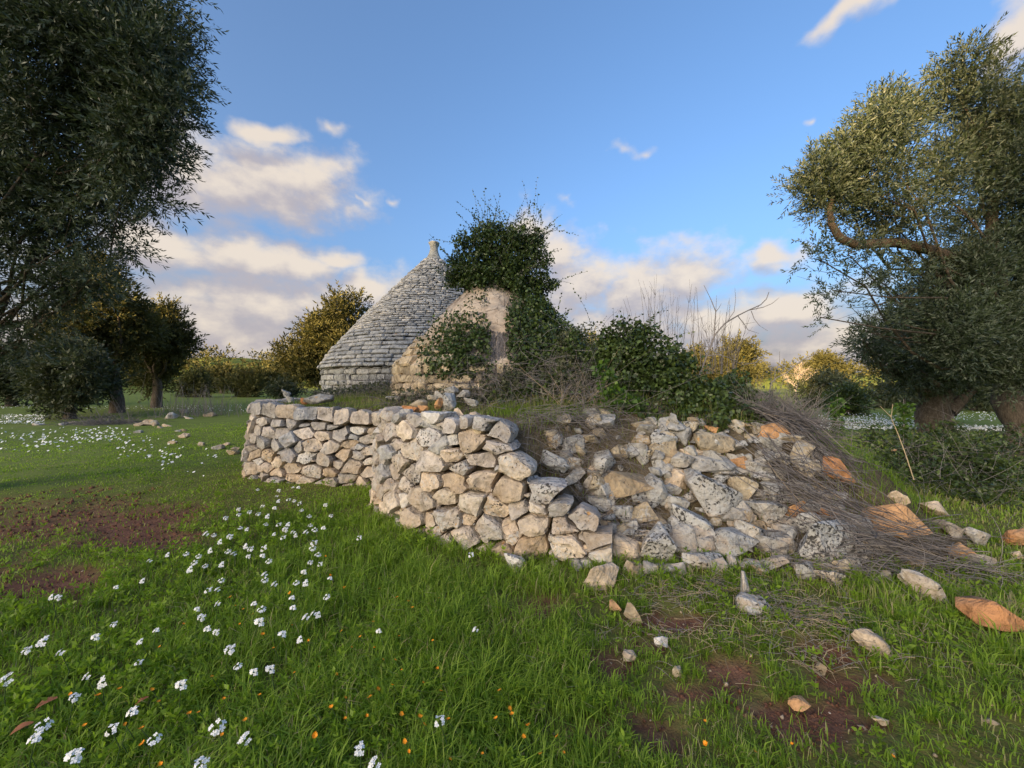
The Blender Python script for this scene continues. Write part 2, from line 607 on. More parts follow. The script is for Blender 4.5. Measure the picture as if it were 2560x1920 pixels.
    M['grass'] = leaf_mat('grass_blades', [(0, (.072, .102, .012)), (.35, (.160, .245, .024)), (.65, (.27, .395, .042)), (.82, (.37, .50, .075)), (.9, (.40, .34, .16)), (1, (.58, .48, .30))], .50, .45, .3)
    m, N, out = new_mat('white_petals')
    principled(N, out, (.88, .86, .82), .6, None, .2)
    M['petal'] = m
    m, N, out = new_mat('orange_petals')
    principled(N, out, (.85, .30, .015), .5, None, .2)
    M['orange'] = m
    m, N, out = new_mat('green_stalk')
    principled(N, out, (.06, .10, .03), .6, None, .2)
    M['stalk'] = m
    m, N, out = new_mat('dry_leaf')
    principled(N, out, (.25, .10, .05), .7, None, .2)
    M['dryleaf'] = m
    return M


M = build_materials()

# ------------------------------------------------------------------ terrain
MOUND = [(-7.4, 19, 1.2), (-6.6, 13, .7), (-5.1, 9.5, .3), (-4.62, 7.5, .22), (-4.60, 6.98, .2), (-4.2, 6.58, .2), (-3.0, 6.30, .2), (-1.95, 6.05, .2),
         (-1.74, 5.4, .2), (-1.52, 4.9, .2), (-1.12, 4.48, .2), (-.60, 4.06, .2), (-.08, 3.80, .3), (.35, 3.60, 1.0), (.75, 3.42, 1.4), (1.1, 3.28, 1.5),
         (1.8, 3.28, 1.6), (2.5, 3.33, 1.5), (3.1, 3.26, 1.2), (4.0, 3.34, .95), (4.7, 3.85, .9), (5.3, 5, 1.2), (6.2, 7, 2.0), (7.5, 10, 2.5), (7.8, 19, 2.5)]


def base_z(x, y):
    r = np.hypot(x, y)
    z = 0.05 * (fbm(x * .9, y * .9, seed=3, octs=3) - .5) + 0.03 * (vn(x * 4, y * 4, seed=5) - .5)
    z = z + 0.5 * (fbm(x * .05, y * .05, seed=9, octs=2) - .5) * sstep(14, 60, r)
    z = z + 0.16 * np.exp(-(((x + 9.2) / 2.6) ** 2 + ((y - 12.5) / 2.6) ** 2))       # weedy verge beyond the wall
    return z


def mound_z(x, y):
    x, y = np.asarray(x, float), np.asarray(y, float)
    inside = np.zeros(x.shape, bool)
    best = np.full(x.shape, 1e9)
    wid = np.full(x.shape, 1.0)
    n = len(MOUND)
    for i in range(n):
        x1, y1, w1 = MOUND[i]
        x2, y2, w2 = MOUND[(i + 1) % n]
        cond = ((y1 > y) != (y2 > y)) & (x < (x2 - x1) * (y - y1) / (y2 - y1 + 1e-12) + x1)
        inside ^= cond
        dx, dy = x2 - x1, y2 - y1
        t = np.clip(((x - x1) * dx + (y - y1) * dy) / (dx * dx + dy * dy), 0, 1)
        d = np.hypot(x - x1 - t * dx, y - y1 - t * dy)
        m = d < best
        best = np.where(m, d, best)
        wid = np.where(m, w1 + t * (w2 - w1), wid)
    H = 1.16 + 0.24 * sstep(0.4, 2.6, best) - .46 * sstep(1.5, 3.5, x - .12 * y) + .07 * (fbm(x * 1.7, y * 1.7, seed=21, octs=3) - .5) * 2
    p = np.clip(best / wid, 0, 1)
    h = H * (0.35 * p + 0.65 * p * p * (3 - 2 * p))
    h = h - .17 * np.exp(-((x - 1.9) / 1.2) ** 2 - ((y - 3.95) / .6) ** 2)
    return np.where(inside, np.maximum(h, .0), -0.15)


def ground_z(x, y):
    return np.maximum(base_z(np.asarray(x, float), np.asarray(y, float)), mound_z(x, y))


def gz(x, y):
    return float(ground_z(np.array([x]), np.array([y]))[0])


def hit_ground(px, py, dmin=1.2, dmax=60.0):
    """where the line of sight meets the terrain"""
    D = np.concatenate([np.arange(dmin, 10, .01), np.arange(10, dmax, .1)])
    X = (px - 1280) / F * D
    Z = CAM_H - (py - 960) / F * D
    g = ground_z(X, D)
    k = np.nonzero(Z <= g)[0]
    i = k[0] if len(k) else len(D) - 1
    return Vector((X[i], D[i], g[i]))


PATHS = [(-5.2, 4.3, 2.0, .95), (-7.6, 5.2, 2.0, .9), (-3.9, 3.95, .9, .42), (-3.7, 3.1, .7, .32), (-4.6, 2.95, .9, .4)]
BARE = [(.66, 1.74, .16, .10), (1.45, 1.86, .34, .13), (1.2, 2.15, .2, .1), (.55, 2.2, .2, .10), (.95, 2.0, .22, .06), (1.75, 2.05, .22, .12), (.2, 2.75, .3, .1), (1.0, 2.6, .3, .1), (.35, 1.75, .14, .06), (1.9, 2.3, .2, .08), (.0, 2.5, .2, .08), (.75, 2.35, .2, .07)]


def bare_mask(x, y):
    """1 where the soil is bare"""
    m = np.zeros_like(x)
    wob = (fbm(x * 2.2, y * 2.2, seed=31, octs=5) - .5) * 2.3
    for (cx, cy_, rx, ry) in PATHS:
        d = np.sqrt(((x - cx) / rx) ** 2 + ((y - cy_) / ry) ** 2)
        m = np.maximum(m, sstep(1.25, .40, d + wob))
    wob2 = (fbm(x * 7, y * 7, seed=33, octs=3) - .5) * 1.7
    for (cx, cy_, rx, ry) in BARE:
        d = np.sqrt(((x - cx) / rx) ** 2 + ((y - cy_) / ry) ** 2)
        m = np.maximum(m, sstep(1.25, .7, d + wob2))
    return m


HILL_H = 300 * math.tan(SUN_EL) + 6.7 + 1.5


def build_terrain():
    def axis(lo, hi, fine_lo, fine_hi, step):
        a = list(np.arange(fine_lo, fine_hi + 1e-6, step))
        s, v = step, fine_hi
        while v < hi:
            s *= 1.12
            v += s
            a.append(v)
        s, v = step, fine_lo
        while v > lo:
            s *= 1.12
            v -= s
            a.insert(0, v)
        return np.array(a)
    xs = axis(-1500, 1500, -7, 6, .09)
    ys = axis(-1200, 1400, 1.0, 8, .09)
    X, Y = np.meshgrid(xs, ys)
    Z = base_z(X, Y)
    bm_ = bare_mask(X, Y)
    Z = Z - 0.03 * bm_
    r = np.hypot(X, Y)
    far = sstep(6, 11, r)
    green = 1 - bm_
    nx, ny = len(xs), len(ys)
    idx = np.arange(nx * ny).reshape(ny, nx)
    q = np.stack([idx[:-1, :-1], idx[:-1, 1:], idx[1:, 1:], idx[1:, :-1]], -1).reshape(-1, 4)
    me = np_mesh('ground', np.stack([X, Y, Z], -1).reshape(-1, 3), quads=q, attr={'green': green.ravel(), 'far': far.ravel()}, smooth=True)
    tag(link('ground', me, M['soil']), 'reddish soil and short meadow of the olive grove', None, None, 'structure')
    # raised terrace inside the walls
    xs = np.arange(-7.6, 8.1, .12)
    ys = np.arange(3.2, 19.2, .12)
    X, Y = np.meshgrid(xs, ys)
    Z = mound_z(X, Y)
    rough = .05 * (fbm(X * 5, Y * 5, seed=44, octs=3) - .5)
    Z = np.where(Z > 0.02, Z + rough, Z)
    idx = np.arange(X.size).reshape(X.shape)
    q = np.stack([idx[:-1, :-1], idx[:-1, 1:], idx[1:, 1:], idx[1:, :-1]], -1).reshape(-1, 4)
    keep = (Z.ravel()[q] > -0.1).any(axis=1)
    me = np_mesh('terrace', np.stack([X, Y, Z], -1).reshape(-1, 3), quads=q[keep], smooth=True)
    tag(link('terrace_ground', me, M['earth']), 'raised earth terrace behind the dry stone wall', None, None, 'structure')
    # unseen rise added behind the viewer to keep the low sun off the yard
    th = math.atan2(-TO_SUN_H.y, -TO_SUN_H.x)
    us = np.concatenate([np.linspace(-900, -80, 60), np.linspace(-75, 75, 101), np.linspace(80, 900, 60)])
    vs = np.linspace(-420, -180, 21)
    U, V = np.meshgrid(us, vs)
    crest = HILL_H + 1.6 * (fbm(U * .02, U * 0, seed=61, octs=4) - .5) - 1.3 * np.exp(-((U - 30) / 9.0) ** 2) + 3.2 * np.exp(-((U - 10.5) / 5.0) ** 2) + 6.5 * sstep(1.5, 3.6, -U)  # crest raised and dipped to shade the trullo and let sun reach some trees
    prof = np.exp(-((V + 300) / 45.0) ** 2)
    Z = crest * prof - 1.5
    d = -TO_SUN_H                       # direction the light travels
    side = Vector((-d.y, d.x, 0))
    X = d.x * V + side.x * U
    Y = d.y * V + side.y * U
    idx = np.arange(X.size).reshape(X.shape)
    q = np.stack([idx[:-1, :-1], idx[:-1, 1:], idx[1:, 1:], idx[1:, :-1]], -1).reshape(-1, 4)
    me = np_mesh('hill', np.stack([X, Y, Z], -1).reshape(-1, 3), quads=q, attr={'far': np.ones(X.size), 'green': np.ones(X.size)}, smooth=True)
    tag(link('hill', me, M['soil']), 'unseen ridge added behind the viewer to block the low sun', None, None, 'structure')


build_terrain()

# ------------------------------------------------------------------ dry stone walls
def gz0(x, y):
    return float(base_z(np.array([x]), np.array([y]))[0])


def smooth_path(pts, step=0.03):
    P = [Vector((*p, 0)) for p in pts]
    P = [2 * P[0] - P[1]] + P + [2 * P[-1] - P[-2]]
    out = []
    for i in range(1, len(P) - 2):
        a, b, c, d = P[i - 1], P[i], P[i + 1], P[i + 2]
        n = max(2, int((c - b).length / step))
        for k in range(n):
            t = k / n
            out.append(.5 * ((2 * b) + (c - a) * t + (2 * a - 5 * b + 4 * c - d) * t * t + (3 * b - a - 3 * c + d) * t ** 3))
    out.append(P[-2])
    s = [0]
    for i in range(1, len(out)):
        s.append(s[-1] + (out[i] - out[i - 1]).length)
    return out, np.array(s)


def clip_half(poly, nx, ny, c):
    """keep nx*x+ny*y <= c"""
    out = []
    m = len(poly)
    for i in range(m):
        p, q = poly[i], poly[(i + 1) % m]
        dp, dq = nx * p[0] + ny * p[1] - c, nx * q[0] + ny * q[1] - c
        if dp <= 0:
            out.append(p)
        if (dp < 0 < dq) or (dq < 0 < dp):
            t = dp / (dp - dq)
            out.append((p[0] + t * (q[0] - p[0]), p[1] + t * (q[1] - p[1])))
    return out


def power_cells(seeds, box, an):
    """power diagram in (s, v*an); returns polygons in (s, v)"""
    cells = []
    S = [(s, v * an, r) for (s, v, r) in seeds]
    for i, (a, b, r) in enumerate(S):
        poly = [(box[0], box[1] * an), (box[2], box[1] * an), (box[2], box[3] * an), (box[0], box[3] * an)]
        for j, (c, d, r2) in enumerate(S):
            if j == i or abs(c - a) > 1.1 or abs(d - b) > 1.1:
                continue
            nx, ny = c - a, d - b
            k = (c * c + d * d - r2 * r2 - (a * a + b * b - r * r)) / 2
            poly = clip_half(poly, nx, ny, k)
            if len(poly) < 3:
                break
        cells.append([(x, y / an) for x, y in poly] if len(poly) >= 3 else None)
    return cells


def chaikin(poly, r=.24):
    out = []
    m = len(poly)
    for i in range(m):
        p, q = poly[i], poly[(i + 1) % m]
        out.append((p[0] + r * (q[0] - p[0]), p[1] + r * (q[1] - p[1])))
        out.append((q[0] - r * (q[0] - p[0]), q[1] - r * (q[1] - p[1])))
    return out


STONE_COLS = [(.62, .53, .42), (.58, .50, .41), (.46, .40, .33), (.50, .43, .35), (.42, .375, .32), (.54, .46, .365), (.48, .41, .34), (.56, .45, .33), (.40, .365, .325), (.53, .47, .40), (.42, .41, .39), (.60, .55, .47), (.54, .42, .29), (.37, .35, .32)]


def stone_colour(warm=0.0, lichen=0.3):
    c = random.choice(STONE_COLS)
    k = random.uniform(.82, 1.18)
    w = max(0, warm + random.uniform(-.25, .25))
    c = [c[0] * k * (.97 + .15 * w), c[1] * k * (1 + .03 * w), c[2] * k * (1.09 - .15 * w)]
    return (*c, min(1, max(0, random.gauss(lichen, .22))))


def wall_stones(root, mat, path, top, batter, stones, an=1.45, box_top=None, course=None, warm=.2, lichen=.2, bulge=(.02, .055), gap=.010, depth=.24, seed=0):
    rnd = random.Random(seed)
    pts, S = smooth_path(path)
    L = S[-1]

    def frame(s):
        i = int(np.clip(np.searchsorted(S, s), 1, len(S) - 1))
        t = (s - S[i - 1]) / max(S[i] - S[i - 1], 1e-6)
        p = pts[i - 1].lerp(pts[i], min(max(t, -2), 3))
        j0, j1 = max(i - 4, 0), min(i + 4, len(pts) - 1)
        d = (pts[j1] - pts[j0]).normalized()
        return p, Vector((d.y, -d.x, 0))                 # outward = right-hand side of travel
    seeds, blocks = [], []
    vmax = max(top(s) for s in np.linspace(0, L, 60))
    if course:
        s = .1
        while s < L:
            w = rnd.uniform(*course[0])
            blocks.append((s, s + w))
            s += w
    radii = sorted([rnd.triangular(stones[0], stones[1], stones[2]) for _ in range(5000)], reverse=True)
    for r in radii:
        s, v = rnd.uniform(-.05, L + .05), rnd.uniform(-.06, vmax)
        lim = top(s) - (course[1] + r / an * .45 if course else r / an * .6)
        if v > lim:
            continue
        if all((s - a) ** 2 + ((v - b) * an) ** 2 > ((r + c) * .97) ** 2 for a, b, c in seeds):
            seeds.append((s, v, r))
    cells = power_cells([(a, b, c * rnd.uniform(.82, 1.2)) for a, b, c in seeds], (-.1, -.12, L + .1, vmax + .15), an)
    n = 0
    corners = []
    low = course[1] if course else 0
    for a, b in blocks:
        ta, tb = top(a) + rnd.uniform(-.03, .02), top(b) + rnd.uniform(-.03, .02)
        seeds.append(((a + b) / 2, 9, .15))
        j = lambda: rnd.uniform(-.02, .02)
        cells.append([(a + j() * .6, top(a) - low + j()), (b + j() * .6, top(b) - low + j()), (b + j() * .6, tb), ((a + b) / 2, (ta + tb) / 2 + abs(j())), (a + j() * .6, ta)])
    for (s0, v0, r), poly in zip(seeds, cells):
        if not poly:
            continue
        tp = top(min(max(s0, 0), L)) + rnd.uniform(-.03, .035) - low
        if v0 == 9:
            tp = 9
        slope = (top(min(s0 + .1, L)) - top(max(s0 - .1, 0))) / .2
        slope = max(-.4, min(.4, slope))
        poly = clip_half(poly, -slope, 1.0, tp - slope * s0)
        if v0 != 9:                                  # no stone reaches out past a broken step
            for q in np.arange(max(s0, 0), min(s0 + .8, L), .02):
                if top(q) < v0 - .02:
                    poly = clip_half(poly, 1.0, 0.0, q + .05)
                    break
        if len(poly) < 3:
            continue
        A = abs(sum(poly[i][0] * poly[(i + 1) % len(poly)][1] - poly[(i + 1) % len(poly)][0] * poly[i][1] for i in range(len(poly)))) / 2
        if A < .0022:
            continue
        cs = sum(p[0] for p in poly) / len(poly)
        cv = sum(p[1] for p in poly) / len(poly)
        fx, fy, ra = rnd.uniform(.92, 1.0), rnd.uniform(.90, 1.0), rnd.gauss(0, .055)
        jit = min(.016, .07 * math.sqrt(A))
        rot = []
        for i, p in enumerate(poly):
            q = poly[(i + 1) % len(poly)]
            for pp, am in ((p, 1.0), ((.5 * (p[0] + q[0]), .5 * (p[1] + q[1])), .8)):
                x, y = (pp[0] - cs) * fx, (pp[1] - cv) * fy
                rot.append((cs + x * math.cos(ra) - y * math.sin(ra) + rnd.gauss(0, jit) * am, cv + x * math.sin(ra) + y * math.cos(ra) + rnd.gauss(0, jit) * am))
        for p in poly:
            if rnd.random() < .33:
                corners.append(p)
        poly = rot
        ring = chaikin(poly, rnd.uniform(.10, .22))
        size = math.sqrt(A)
        f = 1 - gap / size * rnd.uniform(.7, 1.9)
        b = rnd.uniform(*bulge) * min(1.25, size / .2)
        push = rnd.gauss(0, .016)
        tx, ty = rnd.gauss(0, .20), rnd.gauss(-.05, .17)
        rings = [(.78, -depth), (1.0, -.09), (.99, -.012), (.93, b * .72), (.50, b * rnd.uniform(.9, 1.15))]
        V = []
        sd = Vector((rnd.uniform(0, 90), rnd.uniform(0, 90), rnd.uniform(0, 90)))
        for sc_, dd in rings:
            for (x, y) in ring:
                s = cs + (x - cs) * f * sc_
                v = cv + (y - cv) * f * sc_
                d = dd + push
                if dd > -.12:
                    d += tx * (s - cs) + ty * (v - cv)
                    nn = mnoise.noise(Vector((s * 7, v * 7, 0)) + sd)
                    n2 = mnoise.noise(Vector((s * 19, v * 19, 4)) + sd)
                    d += .030 * nn + .014 * n2
                    s += .008 * mnoise.noise(Vector((s * 16, v * 16, 9)) + sd)
                    v += .008 * mnoise.noise(Vector((s * 16, v * 16, 19)) + sd)
                p, nrm = frame(s)
                w = p + nrm * (d - batter * v)
                V.append((w.x, w.y, v))
        m = len(ring)
        p, nrm = frame(cs)
        w = p + nrm * (b + push + rnd.uniform(-.01, .012) - batter * cv)
        V.append((w.x, w.y, cv))
        w = p + nrm * (-depth + push - batter * cv)
        V.append((w.x, w.y, cv))
        V = np.array(V)
        V[:, 2] += base_z(V[:, 0], V[:, 1]) - .03
        Q, T = [], []
        for k in range(4):
            for i in range(m):
                Q.append((k * m + i, k * m + (i + 1) % m, (k + 1) * m + (i + 1) % m, (k + 1) * m + i))
        for i in range(m):
            T.append((4 * m + i, 4 * m + (i + 1) % m, 5 * m))
            T.append((i, 5 * m + 1, (i + 1) % m))
        c = V[5 * m]
        me = np_mesh('stone', V - c, quads=Q, tris=T, smooth=True)
        me.set_sharp_from_angle(angle=math.radians(34))
        o = link('stone', me, mat, root, world_coords=False)
        o.location = Vector(c) - Vector(root.location)
        hw = warm + .55 * max(0, 1 - cv / .7)
        o.color = stone_colour(hw, lichen)
        n += 1
    # chips wedged into the joints
    rnd.shuffle(corners)
    for (s, v) in corners[:max(0, 290 - n)]:
        if s < 0 or s > L or v < .03 or v > top(s) - .08 - low:
            continue
        p, nrm = frame(s)
        w = p + nrm * (-.035 - batter * v + rnd.uniform(-.02, .015))
        k = rnd.uniform(.03, .075)
        put_stone('stone', (w.x, w.y, v + gz0(w.x, w.y)), (k * rnd.uniform(1, 2.2), k * 1.3, k * rnd.uniform(.6, 1.0)), (rnd.uniform(-.4, .4), rnd.uniform(-.5, .5), rnd.uniform(-.6, .6)), stone_colour(warm, .1), root, rnd.randrange(16))
    return n


def lerp_profile(pairs):
    xs, ys = [p[0] for p in pairs], [p[1] for p in pairs]
    return lambda s: float(np.interp(s, xs, ys))


def core_wall(root, path, top, batter, inset=.17, thick=.25, name='core'):
    """earth and small packing behind the face stones"""
    pts, S = smooth_path(path, .12)
    V, Q = [], []
    for i, p in enumerate(pts):
        j0, j1 = max(i - 1, 0), min(i + 1, len(pts) - 1)
        d = (pts[j1] - pts[j0]).normalized()
        nrm = Vector((d.y, -d.x, 0))
        t = max(.05, top(S[i]) - .16)
        for (dd, v) in ((-inset, -.1), (-inset - batter * t, t), (-inset - thick - batter * t, t), (-inset - thick, -.1)):
            w = p + nrm * dd
            V.append((w.x, w.y, v))
    for i in range(len(pts) - 1):
        for k in range(4):
            a, b = i * 4 + k, i * 4 + (k + 1) % 4
            Q.append((a, b, b + 4, a + 4))
    Q.append((3, 2, 1, 0))
    e = (len(pts) - 1) * 4
    Q.append((e, e + 1, e + 2, e + 3))
    me = np_mesh(name, V, quads=Q)
    return link(name, me, M['earth'], root)


def build_walls():
    # far wing on the left
    path = [(-4.35, 9.8), (-4.75, 8.4), (-4.86, 7.5), (-4.82, 6.98), (-4.55, 6.58), (-4.0, 6.32), (-3.2, 6.16), (-2.5, 6.03), (-1.7, 5.85)]
    pts, S = smooth_path(path)
    L = S[-1]
    top = lerp_profile([(0, 1.34), (L * .45, 1.33), (L * .62, 1.30), (L * .8, 1.24), (L, 1.19)])
    root = empty('dry_stone_wall', (-3.5, 6.4, 0), 'far wing of dry stone wall with squared grey blocks along its top course', 'stone wall', 'dry stone retaining walls')
    core_wall(root, path, top, .10)
    wall_stones(root, M['stone'], path, top, .10, (.05, .15, .085), an=1.65, course=((.24, .44), .25), warm=.1, lichen=.10, seed=3)
    # rounded near wing whose end has crumbled into steps
    path = [(-1.75, 6.6), (-1.93, 6.0), (-1.93, 5.45), (-1.74, 4.88), (-1.30, 4.36), (-.72, 3.92), (-.12, 3.64), (.40, 3.44), (.80, 3.32)]
    pts, S = smooth_path(path)
    L = S[-1]

    def sx(x):                                   # arc length where the near part of the path reaches x
        k = [i for i, p in enumerate(pts) if p.y < 4.6 and p.x >= x]
        return S[k[0]] if k else L
    top = lerp_profile([(0, 1.25), (sx(-1.0), 1.32), (sx(-.22), 1.27), (sx(-.12), 1.16), (sx(-.08), .98), (sx(.10), .94), (sx(.14), .76), (sx(.40), .72), (sx(.44), .60), (sx(.66), .55), (sx(.69), .32), (L, .28)])
    root = empty('dry_stone_wall', (-.6, 4.0, 0), 'rounded near wing of dry stone wall stepping down to its crumbled end', 'stone wall', 'dry stone retaining walls')
    core_wall(root, path, top, .10)
    wall_stones(root, M['stone'], path, top, .10, (.045, .16, .085), an=1.55, warm=.22, lichen=.22, bulge=(.025, .065), seed=8)


# ------------------------------------------------------------------ loose stones
def make_stone_shapes(n=16):
    shapes = []
    for k in range(n):
        r = random.Random(100 + k)
        bm = bmesh.new()
        e = r.uniform(2.6, 7.0)
        for _ in range(r.randint(11, 18)):
            v = Vector((r.gauss(0, 1), r.gauss(0, 1), r.gauss(0, 1))).normalized()
            l = (abs(v.x) ** e + abs(v.y) ** e + abs(v.z) ** e) ** (-1 / e)
            bm.verts.new(v * l * r.uniform(.80, 1.0))
        res = bmesh.ops.convex_hull(bm, input=bm.verts)
        for g in list(res['geom_interior']) + list(res['geom_unused']):
            if isinstance(g, bmesh.types.BMVert) and g.is_valid:
                bm.verts.remove(g)
        bmesh.ops.dissolve_limit(bm, angle_limit=math.radians(16), verts=bm.verts, edges=bm.edges)
        bmesh.ops.bevel(bm, geom=list(bm.edges), offset=.06, segments=1, affect='EDGES', profile=.6, clamp_overlap=True)
        bmesh.ops.triangulate(bm, faces=bm.faces)
        if k < 10:
            bmesh.ops.subdivide_edges(bm, edges=[e_ for e_ in bm.edges if e_.calc_length() > .30], cuts=1, use_grid_fill=True)
            bmesh.ops.triangulate(bm, faces=bm.faces)
        bm.normal_update()
        sd = Vector((k * 7.3, k * 3.1, 2))
        for v in bm.verts:
            v.co += v.normal * (.10 * mnoise.noise(v.co * 1.7 + sd) + .07 * mnoise.noise(v.co * 4.5 + sd))
        me = bpy.data.meshes.new('loose_stone')
        bm.to_mesh(me)
        bm.free()
        me.materials.append(M['stone'])
        me.polygons.foreach_set('use_smooth', np.ones(len(me.polygons), bool))
        me.set_sharp_from_angle(angle=math.radians(26))
        shapes.append(me)
    return shapes


SHAPES = make_stone_shapes()


def put_stone(name, loc, size, rot, colour, parent=None, shape=None):
    o = bpy.data.objects.new(name, SHAPES[shape if shape is not None else random.randrange(len(SHAPES))])
    COL.objects.link(o)
    o.scale = [s / 2 for s in size]
    o.rotation_euler = rot
    o.location = loc
    o.color = colour
    if parent is not None:
        o.parent = parent
        o.location = Vector(loc) - Vector(parent.location)
    return o


CO = {'grey': (.38, .36, .33), 'tan': (.46, .375, .26), 'brown': (.37, .28, .18), 'cream': (.64, .50, .36), 'orange': (.60, .33, .16), 'rust': (.50, .24, .11), 'white': (.68, .63, .58), 'pale': (.47, .445, .405)}


def px_stone(name, px, py, w, h, col, lichen=.3, tilt=0.0, parent=None, shape=None, sink=.0, thick=None, D=None):
    """a loose stone: its place on the terrain, its width and height in metres from how large it shows at that depth"""
    p = hit_ground(px, py + h * (.25 if parent is not None else .44)) if D is None else at(px, py, D)
    if D is not None:
        d = D
    else:
        d = p.y
    gk = 1.16 if parent is not None else 1.25
    W, Hh = w / F * d * gk, h / F * d * gk
    c = at(px, py, d)
    T = thick or (W + Hh) * .45
    c = c + Vector((c.x, c.y, 0)).normalized() * (T * (.10 - sink))
    k = random.uniform(.92, 1.1)
    return put_stone(name, c, (W, T, Hh), (random.uniform(-.15, .15), tilt, random.uniform(-.15, .15)), (*[v * k for v in CO[col]], lichen), parent, shape)


def build_rubble():
    root = empty('rubble_slope', (1.9, 3.8, 0), 'heap of big lichen spotted stones where the wall has collapsed', 'rubble')
    Z2 = lambda x, y, w, h: (1200 + x / 2.765, 1000 + y / 2.765, w / 2.765, h / 2.765)
    Z3 = lambda x, y, w, h: (1860 + x / 2.766, 1000 + y / 2.766, w / 2.766, h / 2.766)
    main = [
        (Z2(1010, 595, 400, 215), 'brown', .05, .15), (Z2(1190, 655, 190, 210), 'grey', .5, -.6), (Z2(1330, 545, 170, 145), 'cream', .25, .1), (Z2(1560, 450, 320, 125), 'grey', .15, .12),
        (Z2(1565, 300, 340, 135), 'tan', .0, .1), (Z2(1245, 315, 190, 195), 'tan', .2, .3), (Z2(1090, 370, 140, 180), 'grey', .25, .1), (Z2(1570, 660, 340, 290), 'grey', .75, .5),
        (Z2(1790, 605, 170, 190), 'tan', .3, .3), (Z2(1950, 765, 225, 200), 'grey', .75, .1), (Z2(1770, 805, 200, 160), 'grey', .25, -.5), (Z2(1430, 880, 320, 270), 'pale', .95, .4),
        (Z2(1375, 965, 210, 200), 'grey', .2, .3), (Z2(1210, 1030, 235, 290), 'pale', .8, .1), (Z2(1130, 800, 180, 200), 'tan', .4, .6), (Z2(980, 785, 125, 155), 'pale', .65, 0.),
        (Z2(1010, 905, 175, 125), 'tan', .2, 0.), (Z2(985, 1040, 190, 165), 'cream', .2, .4), (Z2(830, 715, 185, 110), 'pale', .5, .2), (Z2(840, 850, 115, 115), 'cream', .05, .3),
        (Z2(905, 810, 95, 115), 'brown', .1, .1), (Z2(1730, 985, 340, 220), 'grey', .6, .1), (Z2(2000, 1040, 235, 220), 'grey', .5, .2), (Z2(1550, 1120, 310, 110), 'pale', .65, .15),
        (Z2(1530, 1045, 130, 65), 'pale', .6, .1), (Z2(1060, 1175, 130, 115), 'tan', .15, .5), (Z2(1160, 1165, 135, 85), 'grey', .1, .1), (Z2(1370, 1165, 100, 95), 'white', .2, .3),
        (Z2(1720, 1130, 75, 105), 'white', .0, .4), (Z2(790, 525, 105, 110), 'cream', .0, .2), (Z2(790, 625, 95, 90), 'grey', .1, .2), (Z2(1790, 440, 140, 110), 'orange', .0, .2),
        (Z2(1300, 195, 115, 90), 'tan', .1, .3), (Z2(1120, 190, 150, 110), 'tan', .2, -.2), (Z2(950, 370, 100, 130), 'tan', .1, .2), (Z2(1240, 430, 180, 90), 'brown', .1, -.2),
        (Z2(640, 300, 160, 130), 'grey', .4, .2), (Z2(500, 440, 200, 130), 'pale', .6, .5), (Z2(1640, 400, 130, 60), 'tan', .0, .1), (Z2(1450, 365, 150, 50), 'cream', .1, .05),
        (Z2(850, 970, 110, 110), 'tan', .1, .2), (Z2(850, 1060, 130, 150), 'grey', .2, .4), (Z2(1610, 840, 110, 60), 'tan', .2, .1), (Z2(1890, 880, 160, 90), 'brown', .3, .1),
        (Z2(1100, 1010, 80, 90), 'tan', .1, .3), (Z2(1330, 720, 160, 170), 'pale', .5, .3), (Z2(1310, 620, 150, 90), 'pale', .6, .2), (Z2(770, 760, 90, 60), 'pale', .2, 0.),
        (Z2(1600, 205, 110, 60), 'orange', .0, .1), (Z2(1830, 1150, 90, 80), 'grey', .3, .1), (Z2(1270, 1180, 70, 50), 'grey', .4, .1), (Z2(1450, 1090, 70, 60), 'pale', .5, .1),
        (Z3(540, 960, 600, 330), 'pale', .95, .38), (Z3(1040, 855, 350, 290), 'orange', .0, .5), (Z3(640, 490, 230, 165), 'rust', .05, .5), (Z3(430, 1190, 145, 135), 'grey', .6, .2),
        (Z3(580, 1225, 160, 115), 'pale', .6, .2), (Z3(190, 530, 190, 170), 'grey', .3, .2), (Z3(400, 630, 200, 120), 'pale', .4, .2), (Z3(760, 860, 170, 130), 'grey', .7, .3),
        (Z3(1580, 950, 110, 150), 'pale', .2, .5), (Z3(1050, 680, 130, 100), 'cream', .0, .7), (Z3(1480, 1060, 150, 120), 'orange', .1, .2), (Z3(700, 1160, 180, 130), 'tan', .3, .2),
        (Z3(930, 1230, 160, 100), 'tan', .2, .1), (Z3(170, 230, 220, 120), 'orange', .0, -.2), (Z3(540, 380, 130, 90), 'white', .2, .4), (Z3(1150, 1130, 200, 130), 'brown', .1, .3),
        (Z3(1620, 1110, 130, 110), 'pale', .1, .2), (Z3(1400, 900, 140, 110), 'grey', .2, .6),
    ]
    for (x, y, w, h), c, li, ti in main:
        px_stone('stone', x, y, w, h, c, li, ti, root)
    # smaller stones wedged between them
    r = random.Random(5)
    n = 0
    m = 0
    while m < 80:
        x, y = r.uniform(.75, 3.3), r.uniform(3.3, 4.55)
        z = gz(x, y)
        if z < .05:
            continue
        s, kk = r.uniform(.17, .32), r.uniform(.85, 1.1)
        put_stone('stone', (x, y, z + s * .16), (s * r.uniform(1, 1.4), s * r.uniform(.8, 1.1), s * r.uniform(.65, .95)), (r.uniform(-.4, .4), r.uniform(-.4, .4), r.uniform(0, 6)),
                  (*[v * kk for v in CO[r.choice(['grey', 'grey', 'pale', 'pale', 'tan', 'grey'])]], r.uniform(.2, .85)), root)
        m += 1
